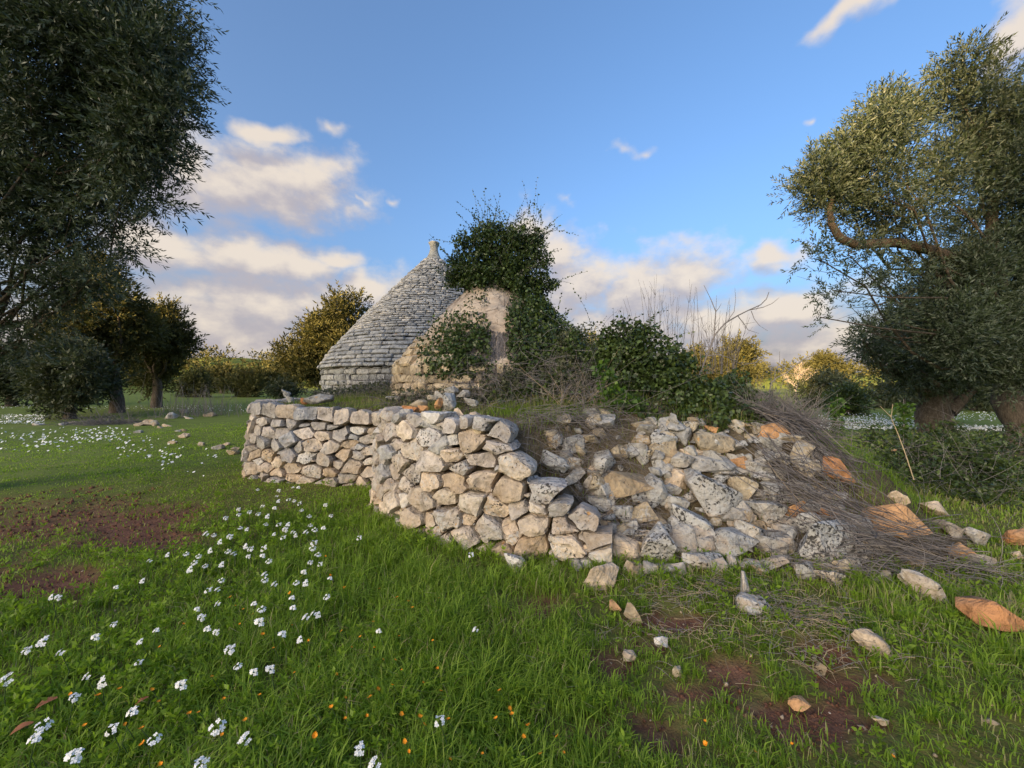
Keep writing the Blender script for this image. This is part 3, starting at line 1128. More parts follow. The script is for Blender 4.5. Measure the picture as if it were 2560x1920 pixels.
    while n < 160:
        x, y = r.uniform(.35, 3.3), r.uniform(3.25, 4.7)
        z = gz(x, y)
        if z < .0:
            continue
        s = r.uniform(.07, .21)
        kk = r.uniform(.8, 1.12)
        put_stone('stone', (x, y, z + s * .10), (s * r.uniform(1, 1.7), s * r.uniform(.8, 1.3), s * r.uniform(.6, 1.0)), (r.uniform(-.5, .5), r.uniform(-.5, .5), r.uniform(0, 6)),
                  (*[v * kk for v in CO[r.choice(['grey', 'tan', 'pale', 'brown', 'grey', 'grey'])]], r.uniform(0, .7)), root)
        n += 1
    # debris lying on top of the terrace edge
    top = empty('terrace_debris', (-.8, 4.9, 1.2), 'loose grey and orange stones scattered on the terrace above the wall', 'rubble')
    Z1 = lambda x, y, w, h: (560 + x / 2.765, 940 + y / 2.765, w / 2.765, h / 2.765)
    for (x, y, w, h), c, li, ti, D in [
        (Z1(1290, 230, 130, 60), 'rust', 0, .1, 4.9), (Z1(1385, 215, 90, 70), 'orange', 0, -.5, 4.9), (Z1(1340, 185, 130, 50), 'tan', .1, .1, 5.0), (Z1(1485, 200, 60, 110), 'orange', .1, .3, 4.85),
        (Z1(1550, 190, 110, 130), 'pale', .6, .2, 4.9), (Z1(1640, 265, 100, 90), 'cream', .1, .3, 4.4), (Z1(1735, 280, 90, 70), 'cream', 0, .4, 4.4), (Z1(1570, 300, 120, 90), 'grey', .4, .1, 4.3),
        (Z1(1460, 320, 200, 110), 'grey', .3, .3, 4.25), (Z1(1250, 270, 140, 80), 'grey', .3, 0, 4.7), (Z1(1360, 280, 120, 70), 'grey', .2, .2, 4.6), (Z1(1830, 300, 60, 50), 'white', .1, .2, 4.5),
        (Z1(1995, 340, 80, 45), 'orange', 0, .1, 4.6), (Z1(1570, 100, 90, 60), 'pale', .4, .1, 6.0), (Z1(1650, 120, 100, 50), 'grey', .3, 0, 5.9), (Z1(1500, 130, 80, 60), 'pale', .3, .2, 5.9),
        (Z1(650, 165, 190, 75), 'grey', .2, -.1, 6.7), (Z1(555, 175, 60, 40), 'rust', 0, .2, 6.75), (Z1(420, 120, 80, 50), 'grey', .5, .3, 7.2), (Z1(445, 160, 80, 50), 'grey', .5, .2, 7.0),
        (Z1(1260, 130, 150, 30), 'tan', .1, 0, 6.6), (Z1(1780, 380, 240, 170), 'tan', .5, -.3, 3.98), (Z1(1500, 470, 160, 150), 'grey', .4, .4, 4.02), (Z1(1650, 320, 150, 70), 'grey', .5, .2, 4.2),
        (Z1(1180, 150, 110, 30), 'grey', .2, 0, 6.5), (Z1(1700, 180, 110, 60), 'grey', .4, .2, 5.5), (Z1(1440, 150, 70, 40), 'tan', .3, .2, 5.6), (Z1(1820, 350, 120, 70), 'grey', .5, .2, 4.3)]:
        px_stone('stone', x, y, w, h, c, li, ti, top, D=D)
    # single stones lying in the grass
    Z8 = lambda x, y, w, h: (1200 + x / 1.6265, 1400 + y / 1.6265, w / 1.6265, h / 1.6265)
    singles = [
        (Z2(825, 1205, 210, 185), 'cream', .05, .5, 'peach coloured stone lying in the grass at the foot of the collapsed wall'),
        (Z2(228, 1135, 150, 130), 'white', .75, .2, 'small white stone with black lichen in the grass before the wall'),
        (Z8(735, 338, 56, 52), 'white', .0, .3, 'small bright white rough stone in the grass'),
        (Z8(605, 396, 46, 36), 'cream', .0, .1, 'small round cream stone on bare soil below the bright white one'),
        (Z8(1608, 350, 135, 62), 'cream', .0, .62, 'long cream stone lying tilted in the grass'),
        (Z8(1298, 587, 70, 52), 'orange', .0, .2, 'small orange brown stone beside bare red soil'),
        (Z8(632, 218, 76, 62), 'tan', .0, .5, 'half buried tan stone in the grass below the rubble'),
        (Z8(1065, 112, 36, 115), 'pale', .0, -.15, 'thin pale shard standing on end in front of the rubble'),
        (Z8(1105, 190, 110, 62), 'grey', .6, .2, 'flat grey lichen stone beside the standing shard'),
        (Z8(2080, 225, 205, 118), 'rust', .05, .38, 'big rusty orange rock lying in the grass beside the brush pile'),
        (Z8(1822, 138, 180, 62), 'pale', .25, .85, 'long pale stone sticking out from under the dead brush'),
        (Z8(1618, 646, 56, 30), 'cream', 0, .2, 'small flat cream stone beside a smaller pebble on bare soil'),
        (Z8(805, 462, 34, 40), 'tan', 0, .2, 'small upright pointed tan stone in sparse grass'),
        (Z8(554, 186, 48, 44), 'orange', 0, .2, 'small peach pebble left of the half buried tan stone'),
        (Z8(1380, 440, 34, 42), 'tan', 0, .1, 'small tan stone standing in grass between bare soil and long cream stone'),
        (Z8(232, 605, 70, 50), 'brown', 0, .1, 'dull brown stone sunk in the weeds'),
    ]
    for (x, y, w, h), c, li, ti, lab in singles:
        o = px_stone('field_stone', x, y, w, h, c, li, ti, None)
        tag(o, lab, 'stone', 'single stones in the grass')
    for (x, y, w, h), c, li, ti, lab in [
        (Z3(385, 765, 155, 125), 'orange', 0, .2, 'small orange stone perched on the big lichen boulder'),
        (Z3(565, 795, 170, 70), 'rust', 0, .45, 'flat rusty stone lying on the big lichen boulder under twigs'),
        (Z3(1310, 435, 215, 85), 'orange', .05, -.1, 'smooth orange stone on the green bank beyond the brush pile'),
        (Z3(1110, 368, 130, 45), 'orange', .05, .0, 'small flat peach stone on the bank beside the smooth orange one'),
        (Z3(1310, 765, 170, 90), 'cream', 0, .75, 'peach slab leaning under the dead brush'),
        (Z3(1890, 960, 130, 140), 'rust', 0, .5, 'rust coloured stone at the edge of the picture beyond the brush'),
        (Z3(1880, 1070, 60, 55), 'cream', 0, .1, 'small yellow stone below the rust coloured one')]:
        o = px_stone('field_stone', x, y, w, h, c, li, ti, None)
        tag(o, lab, 'stone', 'stones round the brush pile')
    # far scatter on the weedy verge at the left
    sc2 = empty('stone_scatter', (-9, 12, 0), 'low scatter of pale stones on the weedy verge left of the wall', 'rubble')
    Zl = lambda x, y, w, h: (x / 2.458, 700 + y / 2.458, w / 2.458, h / 2.458)
    for (x, y, w, h) in [(915, 880, 70, 50), (960, 885, 40, 50), (1040, 840, 80, 50), (1040, 895, 70, 25), (1130, 925, 40, 25), (1130, 960, 55, 40), (1065, 1000, 60, 25), (1095, 930, 30, 20), (1290, 830, 60, 30), (1150, 850, 70, 25),
                         (1340, 1030, 60, 35), (1240, 1010, 40, 30), (1430, 1060, 70, 40), (850, 935, 40, 25), (1390, 1010, 40, 25), (1450, 1040, 50, 30), (850, 890, 50, 25), (990, 905, 40, 20), (400, 885, 50, 20), (440, 880, 50, 25), (240, 885, 60, 30), (380, 890, 30, 20), (1130, 810, 50, 30)]:
        px_stone('stone', *Zl(x, y, w, h), random.choice(['pale', 'cream', 'tan', 'grey']), .2, random.uniform(-.2, .2), sc2)


build_walls()
build_rubble()

# ------------------------------------------------------------------ trulli
def cone_profile(cx_px, Dc, edge):
    """(z, r) from the left outline"""
    th0 = math.atan((cx_px - 1280) / F)
    dist = Dc / math.cos(th0)
    out = []
    for (y, hw) in edge:
        th = math.atan((cx_px - hw - 1280) / F)
        r = dist * math.sin(th0 - th)
        depth = dist * math.cos(th0 - th) * math.cos(th)
        out.append((CAM_H + (960 - y) / F * depth, r))
    return sorted(out)


def lathe(name, prof, centre, seg, mat, parent, wob=0.0, seed=0, tint=None):
    V, Q = [], []
    for (z, r) in prof:
        for k in range(seg):
            a = 2 * math.pi * k / seg
            rr = r
            if wob:
                p = Vector((math.cos(a) * r, math.sin(a) * r, z))
                rr += wob * mnoise.noise(p * 1.1 + Vector((seed, 0, 0))) + wob * .45 * mnoise.noise(p * 3.7 + Vector((seed, 5, 0)))
            V.append((centre[0] + math.cos(a) * rr, centre[1] + math.sin(a) * rr, z))
    for i in range(len(prof) - 1):
        for k in range(seg):
            k2 = (k + 1) % seg
            Q.append((i * seg + k, i * seg + k2, (i + 1) * seg + k2, (i + 1) * seg + k))
    T = []
    V.append((centre[0], centre[1], prof[-1][0]))
    for k in range(seg):
        T.append(((len(prof) - 1) * seg + k, (len(prof) - 1) * seg + (k + 1) % seg, len(V) - 1))
    me = np_mesh(name, V, quads=Q, tris=T, attr={'tint': [.5] * len(V)}, smooth=True)
    return link(name, me, mat, parent)


def slab(c, r0, r1, z0, z1, a0, a1, depth, rnd, jo=.02):
    """one roof slab of a course: outer face from (r0,z0) to (r1,z1)"""
    V = []
    j = lambda s: rnd.gauss(0, s)
    out = j(jo)
    h = z1 - z0
    prof = [(r1 - depth, z0 + .004), (r0 + out - .012, z0 + .003), (r0 + out + .012 + j(.006), z0 + h * .22), (r0 * .55 + r1 * .45 + out + .010 + j(.006), z1 - h * .20), (r1 + out - .022, z1 - .004), (r1 - depth, z1 - .004)]
    for st, a in enumerate((a0, a0 + (a1 - a0) * .12, a0 + (a1 - a0) * .5, a1 - (a1 - a0) * .12, a1)):
        dz, dr = j(.006), j(.008)
        ed = -.022 if st in (0, 4) else 0
        for i, (r, z) in enumerate(prof):
            rr = r + ((dr + ed) if 0 < i < 5 else 0)
            zz = z + dz + (ed * .25 if i in (3, 4) else (-ed * .25 if i in (1, 2) else 0))
            V.append((c[0] + math.cos(a) * rr, c[1] + math.sin(a) * rr, zz))
    n = len(prof)
    Q = []
    for s_ in range(4):
        for i in range(n):
            i2 = (i + 1) % n
            Q.append((s_ * n + i, (s_ + 1) * n + i, (s_ + 1) * n + i2, s_ * n + i2))
    Q.append((0, 1, 2, 3))
    Q.append((0, 3, 4, 5))
    e = 4 * n
    Q.append((e + 3, e + 2, e + 1, e))
    Q.append((e + 5, e + 4, e + 3, e))
    return np.array(V), Q


TRULLO = {}


def build_big_trullo():
    Dc, cx = 14.5, 1085
    prof = cone_profile(cx, Dc, [(650, 24), (667, 42), (700, 77), (730, 109), (793, 177), (841, 224), (888, 267), (910, 284), (922, 291)])
    c = ((cx - 1280) / F * Dc, Dc)
    TRULLO['big'] = (c, prof)
    z0 = 1.15
    root = empty('trullo', (c[0], c[1], z0), 'tall bare grey trullo with conical dry stone roof and small stone finial', 'stone hut', 'trulli')
    zs, rs = [p[0] for p in prof], [p[1] for p in prof]
    R = lambda z: float(np.interp(z, zs, rs))
    core = [(zs[0] - .05, rs[0] - .16)] + [(z, max(.05, r - .13)) for z, r in prof]
    roof = lathe('roof', core, c, 64, M['earth'], root)
    drum_r = rs[0] - .10
    wall = lathe('wall', [(z0 - .3, drum_r - .09), (zs[0] - .02, drum_r - .13)], c, 64, M['earth'], root)
    rnd = random.Random(4)
    cand = []

    def courses(za, zb, radius, hfun, lfun, part, dep):
        z = za
        while z < zb - .02:
            h = hfun(z) * rnd.uniform(.85, 1.15)
            z1 = min(z + h, zb)
            r0, r1 = radius(z), radius(z1)
            a = rnd.uniform(0, 1)
            a_end = a + 2 * math.pi
            while a < a_end - .01:
                l = lfun(z) * rnd.uniform(.55, 1.5) / r0
                if a_end - a - l < .4 * l:
                    l = a_end - a
                V, Q = slab(c, r0, r1, z + rnd.gauss(0, .006), z1 + rnd.gauss(0, .006), a + .010 / r0, a + l - .010 / r0, dep, rnd, .02 if z < 3.4 else .012)
                am = a + l / 2
                facing = -(math.cos(am) * c[0] + math.sin(am) * c[1]) / math.hypot(*c)
                vis = facing + .25
                xa = c[0] + math.cos(am) * r0
                ya = c[1] + math.sin(am) * r0
                sx = 1280 + F * xa / ya
                hidden = sx > 1080 and (960 - F * (z - CAM_H) / ya) > 800 or sx > 1200
                cand.append((0 if (vis < 0.12 or hidden) else l * r0 * h * vis, part, V, Q, rnd.gauss(.50, .17)))
                a += l
            z = z1
    courses(z0 - .1, zs[0] - .02, lambda z: drum_r + rnd.gauss(0, .012), lambda z: rnd.uniform(.11, .24), lambda z: rnd.uniform(.22, .5), wall, .2)
    courses(zs[0], zs[-1], R, lambda z: .128 if z < 3.3 else .078, lambda z: .38 if z < 3.3 else .27, roof, .22)
    cand.sort(key=lambda t: -t[0])
    rest = {roof: [], wall: []}
    for i, (s, part, V, Q, t) in enumerate(cand):
        if i < 300 and s > 0:
            cen = V.mean(axis=0)
            me = np_mesh('stone', V - cen, quads=Q, attr={'tint': [t] * len(V)}, smooth=True)
            me.set_sharp_from_angle(angle=math.radians(30))
            o = link('stone', me, M['roof_stone'], part, world_coords=False)
            o.location = Vector(cen)        # the part's own vertices are in world space less the root
            o.color = (.40, .395, .385, max(0, rnd.gauss(.35, .2)))
        else:
            rest[part].append((V, Q, t))
    for part, L in rest.items():
        V = np.concatenate([v for v, _, _ in L])
        Q, off = [], 0
        for v, q, _ in L:
            Q += [tuple(k + off for k in f) for f in q]
            off += len(v)
        a = np.concatenate([[t] * len(v) for v, _, t in L])
        me = np_mesh('stones', V, quads=Q, attr={'tint': a})
        o = bpy.data.objects.new('upper_courses' if part is roof else 'wall_courses', me)
        me.materials.append(M['roof_stone'])
        COL.objects.link(o)
        o.parent = part
        o['kind'] = 'stuff'
        o.color = (.49, .47, .445, .1)
    # neck and finial
    fp = cone_profile(cx, Dc, [(652, 24), (640, 15), (632, 11.5), (622, 9.5), (614, 10.5), (609, 13), (606.5, 14), (605, 12)])
    fin = lathe('finial', [(z - (.06 if i == 0 else 0), r + (.0 if i else .02)) for i, (z, r) in enumerate(fp)], c, 20, M['roof_stone'], root, wob=.025, seed=3)
    fin.color = (.42, .40, .35, .2)


def build_small_trullo():
    Dc, cx = 8.8, 1236
    prof = cone_profile(cx, Dc, [(690, 8), (700, 32), (712, 50), (722, 66), (742, 88), (800, 142), (860, 198), (905, 240), (922, 256)])
    c = ((cx - 1280) / F * Dc, Dc)
    zs, rs = [p[0] for p in prof], [p[1] for p in prof]
    TRULLO['small'] = (c, prof)
    root = empty('trullo', (c[0], c[1], 1.2), 'smaller trullo with cracked cream render on its cone, half covered by ivy', 'stone hut', 'trulli')
    full = []
    for i in range(48):
        z = zs[0] + (zs[-1] - zs[0]) * i / 47
        full.append((z, float(np.interp(z, zs, rs))))
    roof = lathe('roof', full, c, 96, M['render'], root, wob=.10, seed=11)
    wr = rs[0]
    wall = lathe('wall', [(1.0, wr - .10), (zs[0] + .02, wr - .14)], c, 72, M['earth'], root)
    rnd = random.Random(9)
    R = lambda z: float(np.interp(z, zs, rs)) if z > zs[0] else wr - .02
    z = 1.05
    row = 0
    while z < 2.52:
        h = rnd.uniform(.12, .19)
        r0, r1 = R(z) + .02, R(z + h) + .02
        a = math.radians(rnd.uniform(170, 178))
        end = math.radians(300 if z < zs[0] else 248 - (z - zs[0]) * 60)
        while a < end:
            l = rnd.uniform(.10, .48) / r0
            V, Q = slab(c, r0 + rnd.gauss(0, .02), r1 + rnd.gauss(0, .015), z + rnd.gauss(0, .012), z + h + rnd.gauss(0, .012), a + .008 / r0, a + l - .008 / r0, .2, rnd)
            cen = V.mean(axis=0)
            me = np_mesh('stone', V - cen, quads=Q, attr={'tint': [rnd.gauss(.5, .15)] * len(V)}, smooth=True)
            me.set_sharp_from_angle(angle=math.radians(30))
            part = wall if z < zs[0] else roof
            o = link('stone', me, M['roof_stone'], part, world_coords=False)
            o.location = Vector(cen)
            k = rnd.uniform(.8, 1.15)
            o.color = (.52 * k, .425 * k, .315 * k * rnd.uniform(.92, 1.04), max(0, rnd.gauss(.1, .1)))
            a += l
        z += h
        row += 1


build_big_trullo()
build_small_trullo()

# ------------------------------------------------------------------ trees
OLIVE_SPRIGS = [sprig(15, .27, .064, .0165, .85, seed=k) for k in range(6)]
COARSE_SPRIGS = [sprig(9, .26, .095, .034, .9, seed=40 + k) for k in range(5)]


def lobes_to_sprigs(lobes, K, hole=.0, up=.35, seed=0, hole_scale=1.3):
    P, Dr, Ti = [], [], []
    for (c, r, dens) in lobes:
        n = int(K * dens * r * r)
        d = rand_dirs(n)
        rr = r * rng.uniform(0, 1, n) ** .45
        bump_ = .70 + .62 * fbm(d[:, 0] * 1.6 + c[0] * 3, d[:, 1] * 1.6 + c[1], d[:, 2] * 1.6 + c[2], seed=seed, octs=3)
        p = np.array(c)[None] + d * (rr * bump_)[:, None]
        if hole > 0:
            nz = fbm(p[:, 0] * hole_scale, p[:, 1] * hole_scale, p[:, 2] * hole_scale, seed=seed + 5, octs=3)
            keep = nz > hole + .06 * (1 - dens)
            p, d, rr = p[keep], d[keep], rr[keep]
        dr = d * .75 + np.array([0, 0, up]) + rng.normal(size=d.shape) * .42
        P.append(p)
        Dr.append(dr)
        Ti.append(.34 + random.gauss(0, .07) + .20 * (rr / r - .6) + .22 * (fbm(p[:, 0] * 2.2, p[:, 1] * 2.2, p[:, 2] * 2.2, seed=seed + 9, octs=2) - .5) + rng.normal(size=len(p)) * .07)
    return np.concatenate(P), np.concatenate(Dr), np.concatenate(Ti)


def crown_mesh(name, lobes, K, scale=1.0, sprigs=OLIVE_SPRIGS, **kw):
    p, d, ti = lobes_to_sprigs(lobes, K, **kw)
    parts = []
    n = len(sprigs)
    for k, (tm, tt) in enumerate(sprigs):
        s = slice(k, None, n)
        if len(p[s]) == 0:
            continue
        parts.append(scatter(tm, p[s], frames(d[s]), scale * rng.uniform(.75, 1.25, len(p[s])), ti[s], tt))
    return cloud_mesh(name, parts)


def bent(a, b, n=6, wob=.12, sag=0.0):
    a, b = Vector(a), Vector(b)
    L = (b - a).length
    out = []
    s = random.uniform(0, 99)
    for i in range(n + 1):
        t = i / n
        p = a.lerp(b, t)
        k = math.sin(t * math.pi)
        p += Vector((mnoise.noise(Vector((t * 2.1, s, 0))), mnoise.noise(Vector((t * 2.1, s, 7))), mnoise.noise(Vector((t * 2.1, s, 13))))) * wob * L * (.3 + k)
        p.z += sag * L * k
        out.append(p)
    return out


def clumps(lobes, n=15, rr=.38, seed=0, reach=.85):
    """break lobes up into separate leafy clumps with gaps between them"""
    r = random.Random(seed)
    out = []
    for (c, rad, dens) in lobes:
        m = max(3, int(n * min(1.6, max(.45, dens))))
        for _ in range(m):
            d = Vector((r.gauss(0, 1), r.gauss(0, 1), r.gauss(0, 1))).normalized()
            out.append((Vector(c) + d * rad * reach * r.random() ** .42, rad * rr * r.uniform(.6, 1.3), min(1.0, dens + .15)))
    return out


def olive_tree(label, base, fork, lobes, K, scale=1.0, trunk_r=.4, hole=.0, limbs=None, up=.35, seed=0, limb_k=1.0, ncl=14, sprigs=OLIVE_SPRIGS, mat='olive', twigs=4, group='olive trees', cat='tree', name='olive_tree', sides=10, hole_scale=1.3):
    root = empty(name, base, label, cat, group)
    T = Tubes()
    b, f = Vector(base), Vector(fork)
    pts = bent(b - Vector((0, 0, .25)), f, 7, .07)
    T.add(pts, [trunk_r * (1.45 if i == 0 else 1.15 - .35 * i / 7 + .1 * math.sin(i * 2.3)) for i in range(8)], sides)
    for (c, r, dens) in lobes:
        c = Vector(c)
        q = pts[random.choice((5, 6, 7))]
        l = bent(q, c, 6, .16)
        r0 = trunk_r * random.uniform(.28, .42) * limb_k
        T.add(l, [r0 * (1 - .8 * i / 6) for i in range(7)], 6)
        for _ in range(twigs):
            e = c + Vector(rand_dirs(1)[0]) * r * random.uniform(.6, .95)
            st = l[random.choice((3, 4, 5, 6))]
            T.add(bent(st, e, 4, .2), [r0 * .22 * (1 - .8 * i / 4) for i in range(5)], 4)
    for path, r0 in (limbs or []):
        n = len(path)
        T.add(path, [r0 * (1 - .88 * i / (n - 1)) for i in range(n)], 8)
    T.build('trunk', M['bark'], root)
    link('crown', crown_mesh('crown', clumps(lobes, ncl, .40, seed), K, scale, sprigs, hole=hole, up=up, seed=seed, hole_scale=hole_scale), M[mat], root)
    return root


def LB(rows, D=None):
    """(x, y, r [, D [, density]]) measured on the picture, turned into real lobes in metres"""
    out = []
    for row in rows:
        x, y, r = row[:3]
        d = row[3] if len(row) > 3 and row[3] else D
        dens = row[4] if len(row) > 4 else 1.0
        out.append((at(x, y, d), r / F * d, dens))
    return out


def grown(label, px, D, x0, x1, y0, y1, K, scale, seed, mat='far_olive', hole=.0, name='olive_tree', cat='tree', group='trees beyond the terrace', sprigs=COARSE_SPRIGS, trunk=True):
    """a tree or bush further off, its crown filling x0..x1, y0..y1 at depth D"""
    r = random.Random(seed)
    cx, cy_, rx, ry = (x0 + x1) / 2, (y0 + y1) / 2, (x1 - x0) / 2, (y1 - y0) / 2
    rows = []
    n = 9
    for i in range(n):
        a = 2 * math.pi * i / n + r.uniform(-.3, .3)
        f = r.uniform(.35, .78)
        rad = min(rx, ry) * r.uniform(.26, .58)
        rows.append((cx + math.cos(a) * rx * f, cy_ + math.sin(a) * ry * f, rad, D + r.uniform(-.5, .5) * rx / F * D, 1.0))
    rows.append((cx, cy_, min(rx, ry) * .62, D, 1.0))
    lobes = LB(rows)
    bx = (px - 1280) / F * D
    bz = gz(bx, D)
    root = empty(name, (bx, D, bz), label, cat, group)
    T = Tubes()
    fork = Vector((bx, D, max(bz + .3, at(px, y1, D).z + (.3 * ry / F * D))))
    tr = .045 * (x1 - x0) / F * D + .05
    pts = bent((bx, D, bz - .2), fork, 4, .06)
    T.add(pts, [tr * (1.3 - .12 * i) for i in range(5)], 7)
    for (c, rad, _) in lobes:
        T.add(bent(pts[-1], c, 4, .14), [tr * .4 * (1 - .2 * i) for i in range(5)], 5)
    T.build('trunk', M['bark'], root)
    link('crown', crown_mesh('crown', clumps(lobes, 9, .5, seed), K * .42, scale * 1.2, sprigs, hole=hole, seed=seed), M[mat], root)
    return root


def build_near_trees():
    # overhanging olive on the left: its trunk stands outside the frame
    rows = [(315, 40, 145, 5.0), (380, 190, 105, 5.0), (250, 180, 170, 5.1), (60, 90, 210, 5.0), (180, 300, 170, 5.2), (330, 350, 100, 5.0), (425, 260, 54, 4.9), (330, 465, 92, 5.1, .75),
            (180, 470, 130, 5.2, .62), (40, 420, 170, 5.1, .9), (260, 590, 90, 5.2, .62), (130, 610, 120, 5.3, .6), (10, 620, 130, 5.2, .7), (240, 690, 62, 5.3, .45), (60, 740, 95, 5.4, .45), (-60, 830, 110, 5.3, .5), (40, 850, 60, 5.5, .4), (110, 800, 60, 5.5, .4), (200, 690, 60, 5.4, .45), (20, 730, 80, 5.1, .5),
            (150, 750, 70, 5.6, .5), (-160, 300, 210, 5.2, .35), (-150, 600, 160, 5.2, .35), (-80, -140, 220, 5.2, .35), (220, -160, 190, 5.2, .35), (390, -60, 100, 5.0, .7)]
    b = Vector((-8.3, 5.6, 0))
    olive_tree('overhanging dark olive tree whose crown fills the upper left corner', (b.x, b.y, gz(b.x, b.y)), (-8.0, 5.5, 2.2), LB(rows), 760, 1.12, .30, hole=.33, ncl=16, up=.10, seed=1, twigs=3, limb_k=.26, group='olive trees near the walls')
    # big olive on the right
    rows = [(2158, 335, 96, 7.4), (2040, 470, 74, 7.3), (2120, 470, 95, 7.5), (2235, 275, 78, 7.5), (2262, 400, 52, 7.7, .7), (2395, 225, 78, 8.0), (2398, 160, 42, 8.0, .8), (2455, 350, 120, 8.2), (2530, 255, 95, 8.2),
            (2335, 490, 84, 7.9, .75), (2490, 510, 110, 8.3), (2225, 540, 66, 7.7), (2020, 655, 60, 7.2, .42), (2085, 730, 52, 7.3, .42), (2060, 790, 34, 7.2, .40), (2130, 640, 56, 7.4, .45), (2190, 690, 60, 7.8, .38),
            (2290, 670, 70, 8.0, .45), (2400, 640, 90, 8.2, .9), (2490, 740, 100, 8.4), (2560, 620, 120, 8.5), (2650, 350, 160, 8.5, .35), (2660, 640, 140, 8.6, .35), (2540, 850, 80, 8.3, .9), (2460, 830, 80, 8.0, 1.0), (2420, 740, 80, 8.0, .9), (2300, 780, 60, 7.9, .6), (2380, 825, 90, 7.8), (2460, 890, 62, 7.8, .8), (2215, 800, 50, 7.8, .5), (2165, 830, 34, 7.7, .4), (2545, 930, 60, 7.9)]
    limb1 = [at(x, y, d) for x, y, d in ((2550, 900, 8.6), (2480, 760, 8.5), (2400, 660, 8.2), (2330, 625, 8.0), (2240, 606, 7.7), (2140, 612, 7.5), (2100, 596, 7.4), (2078, 560, 7.35), (2074, 520, 7.3), (2090, 470, 7.3), (2082, 420, 7.3))]
    limb2 = [at(x, y, d) for x, y, d in ((2540, 860, 8.6), (2485, 700, 8.4), (2480, 580, 8.3), (2480, 500, 8.3), (2450, 400, 8.2))]
    limb3 = [at(x, y, d) for x, y, d in ((2350, 730, 8.2), (2290, 722, 8.0), (2240, 745, 7.9), (2190, 765, 7.8), (2130, 770, 7.6))]
    b = Vector((11.25, 8.6, 0))
    olive_tree('large olive tree with bent limbs reaching in from the right edge', (b.x, b.y, gz(b.x, b.y)), (11.2, 8.6, 2.4), LB(rows), 640, 1.32, .27, hole=.33, ncl=13, up=.45, seed=2, limb_k=.45,
               limbs=[(limb1, .15), (limb2, .20), (limb3, .035)], twigs=2, group='olive trees near the walls')
    rows = [(2258, 822, 88, 12.0), (2195, 885, 56, 11.8, .8), (2390, 860, 110, 12.3), (2320, 935, 76, 12.2), (2440, 950, 66, 12.6), (2240, 930, 52, 11.9, .8), (2500, 900, 90, 12.8), (2330, 790, 70, 12.2), (2150, 850, 30, 11.6, .5)]
    bx = (2345 - 1280) / F * 12.6
    olive_tree('low olive tree with a thick forked trunk behind the large right one', (bx, 12.6, gz(bx, 12.6)), (bx - .1, 12.6, 1.5), LB(rows), 340, 1.8, .44, hole=.30, up=.2, seed=3, group='olive trees near the walls', twigs=3,
               limbs=[([at(2370, 1030, 12.5), at(2420, 985, 12.5), at(2470, 950, 12.6)], .22)])


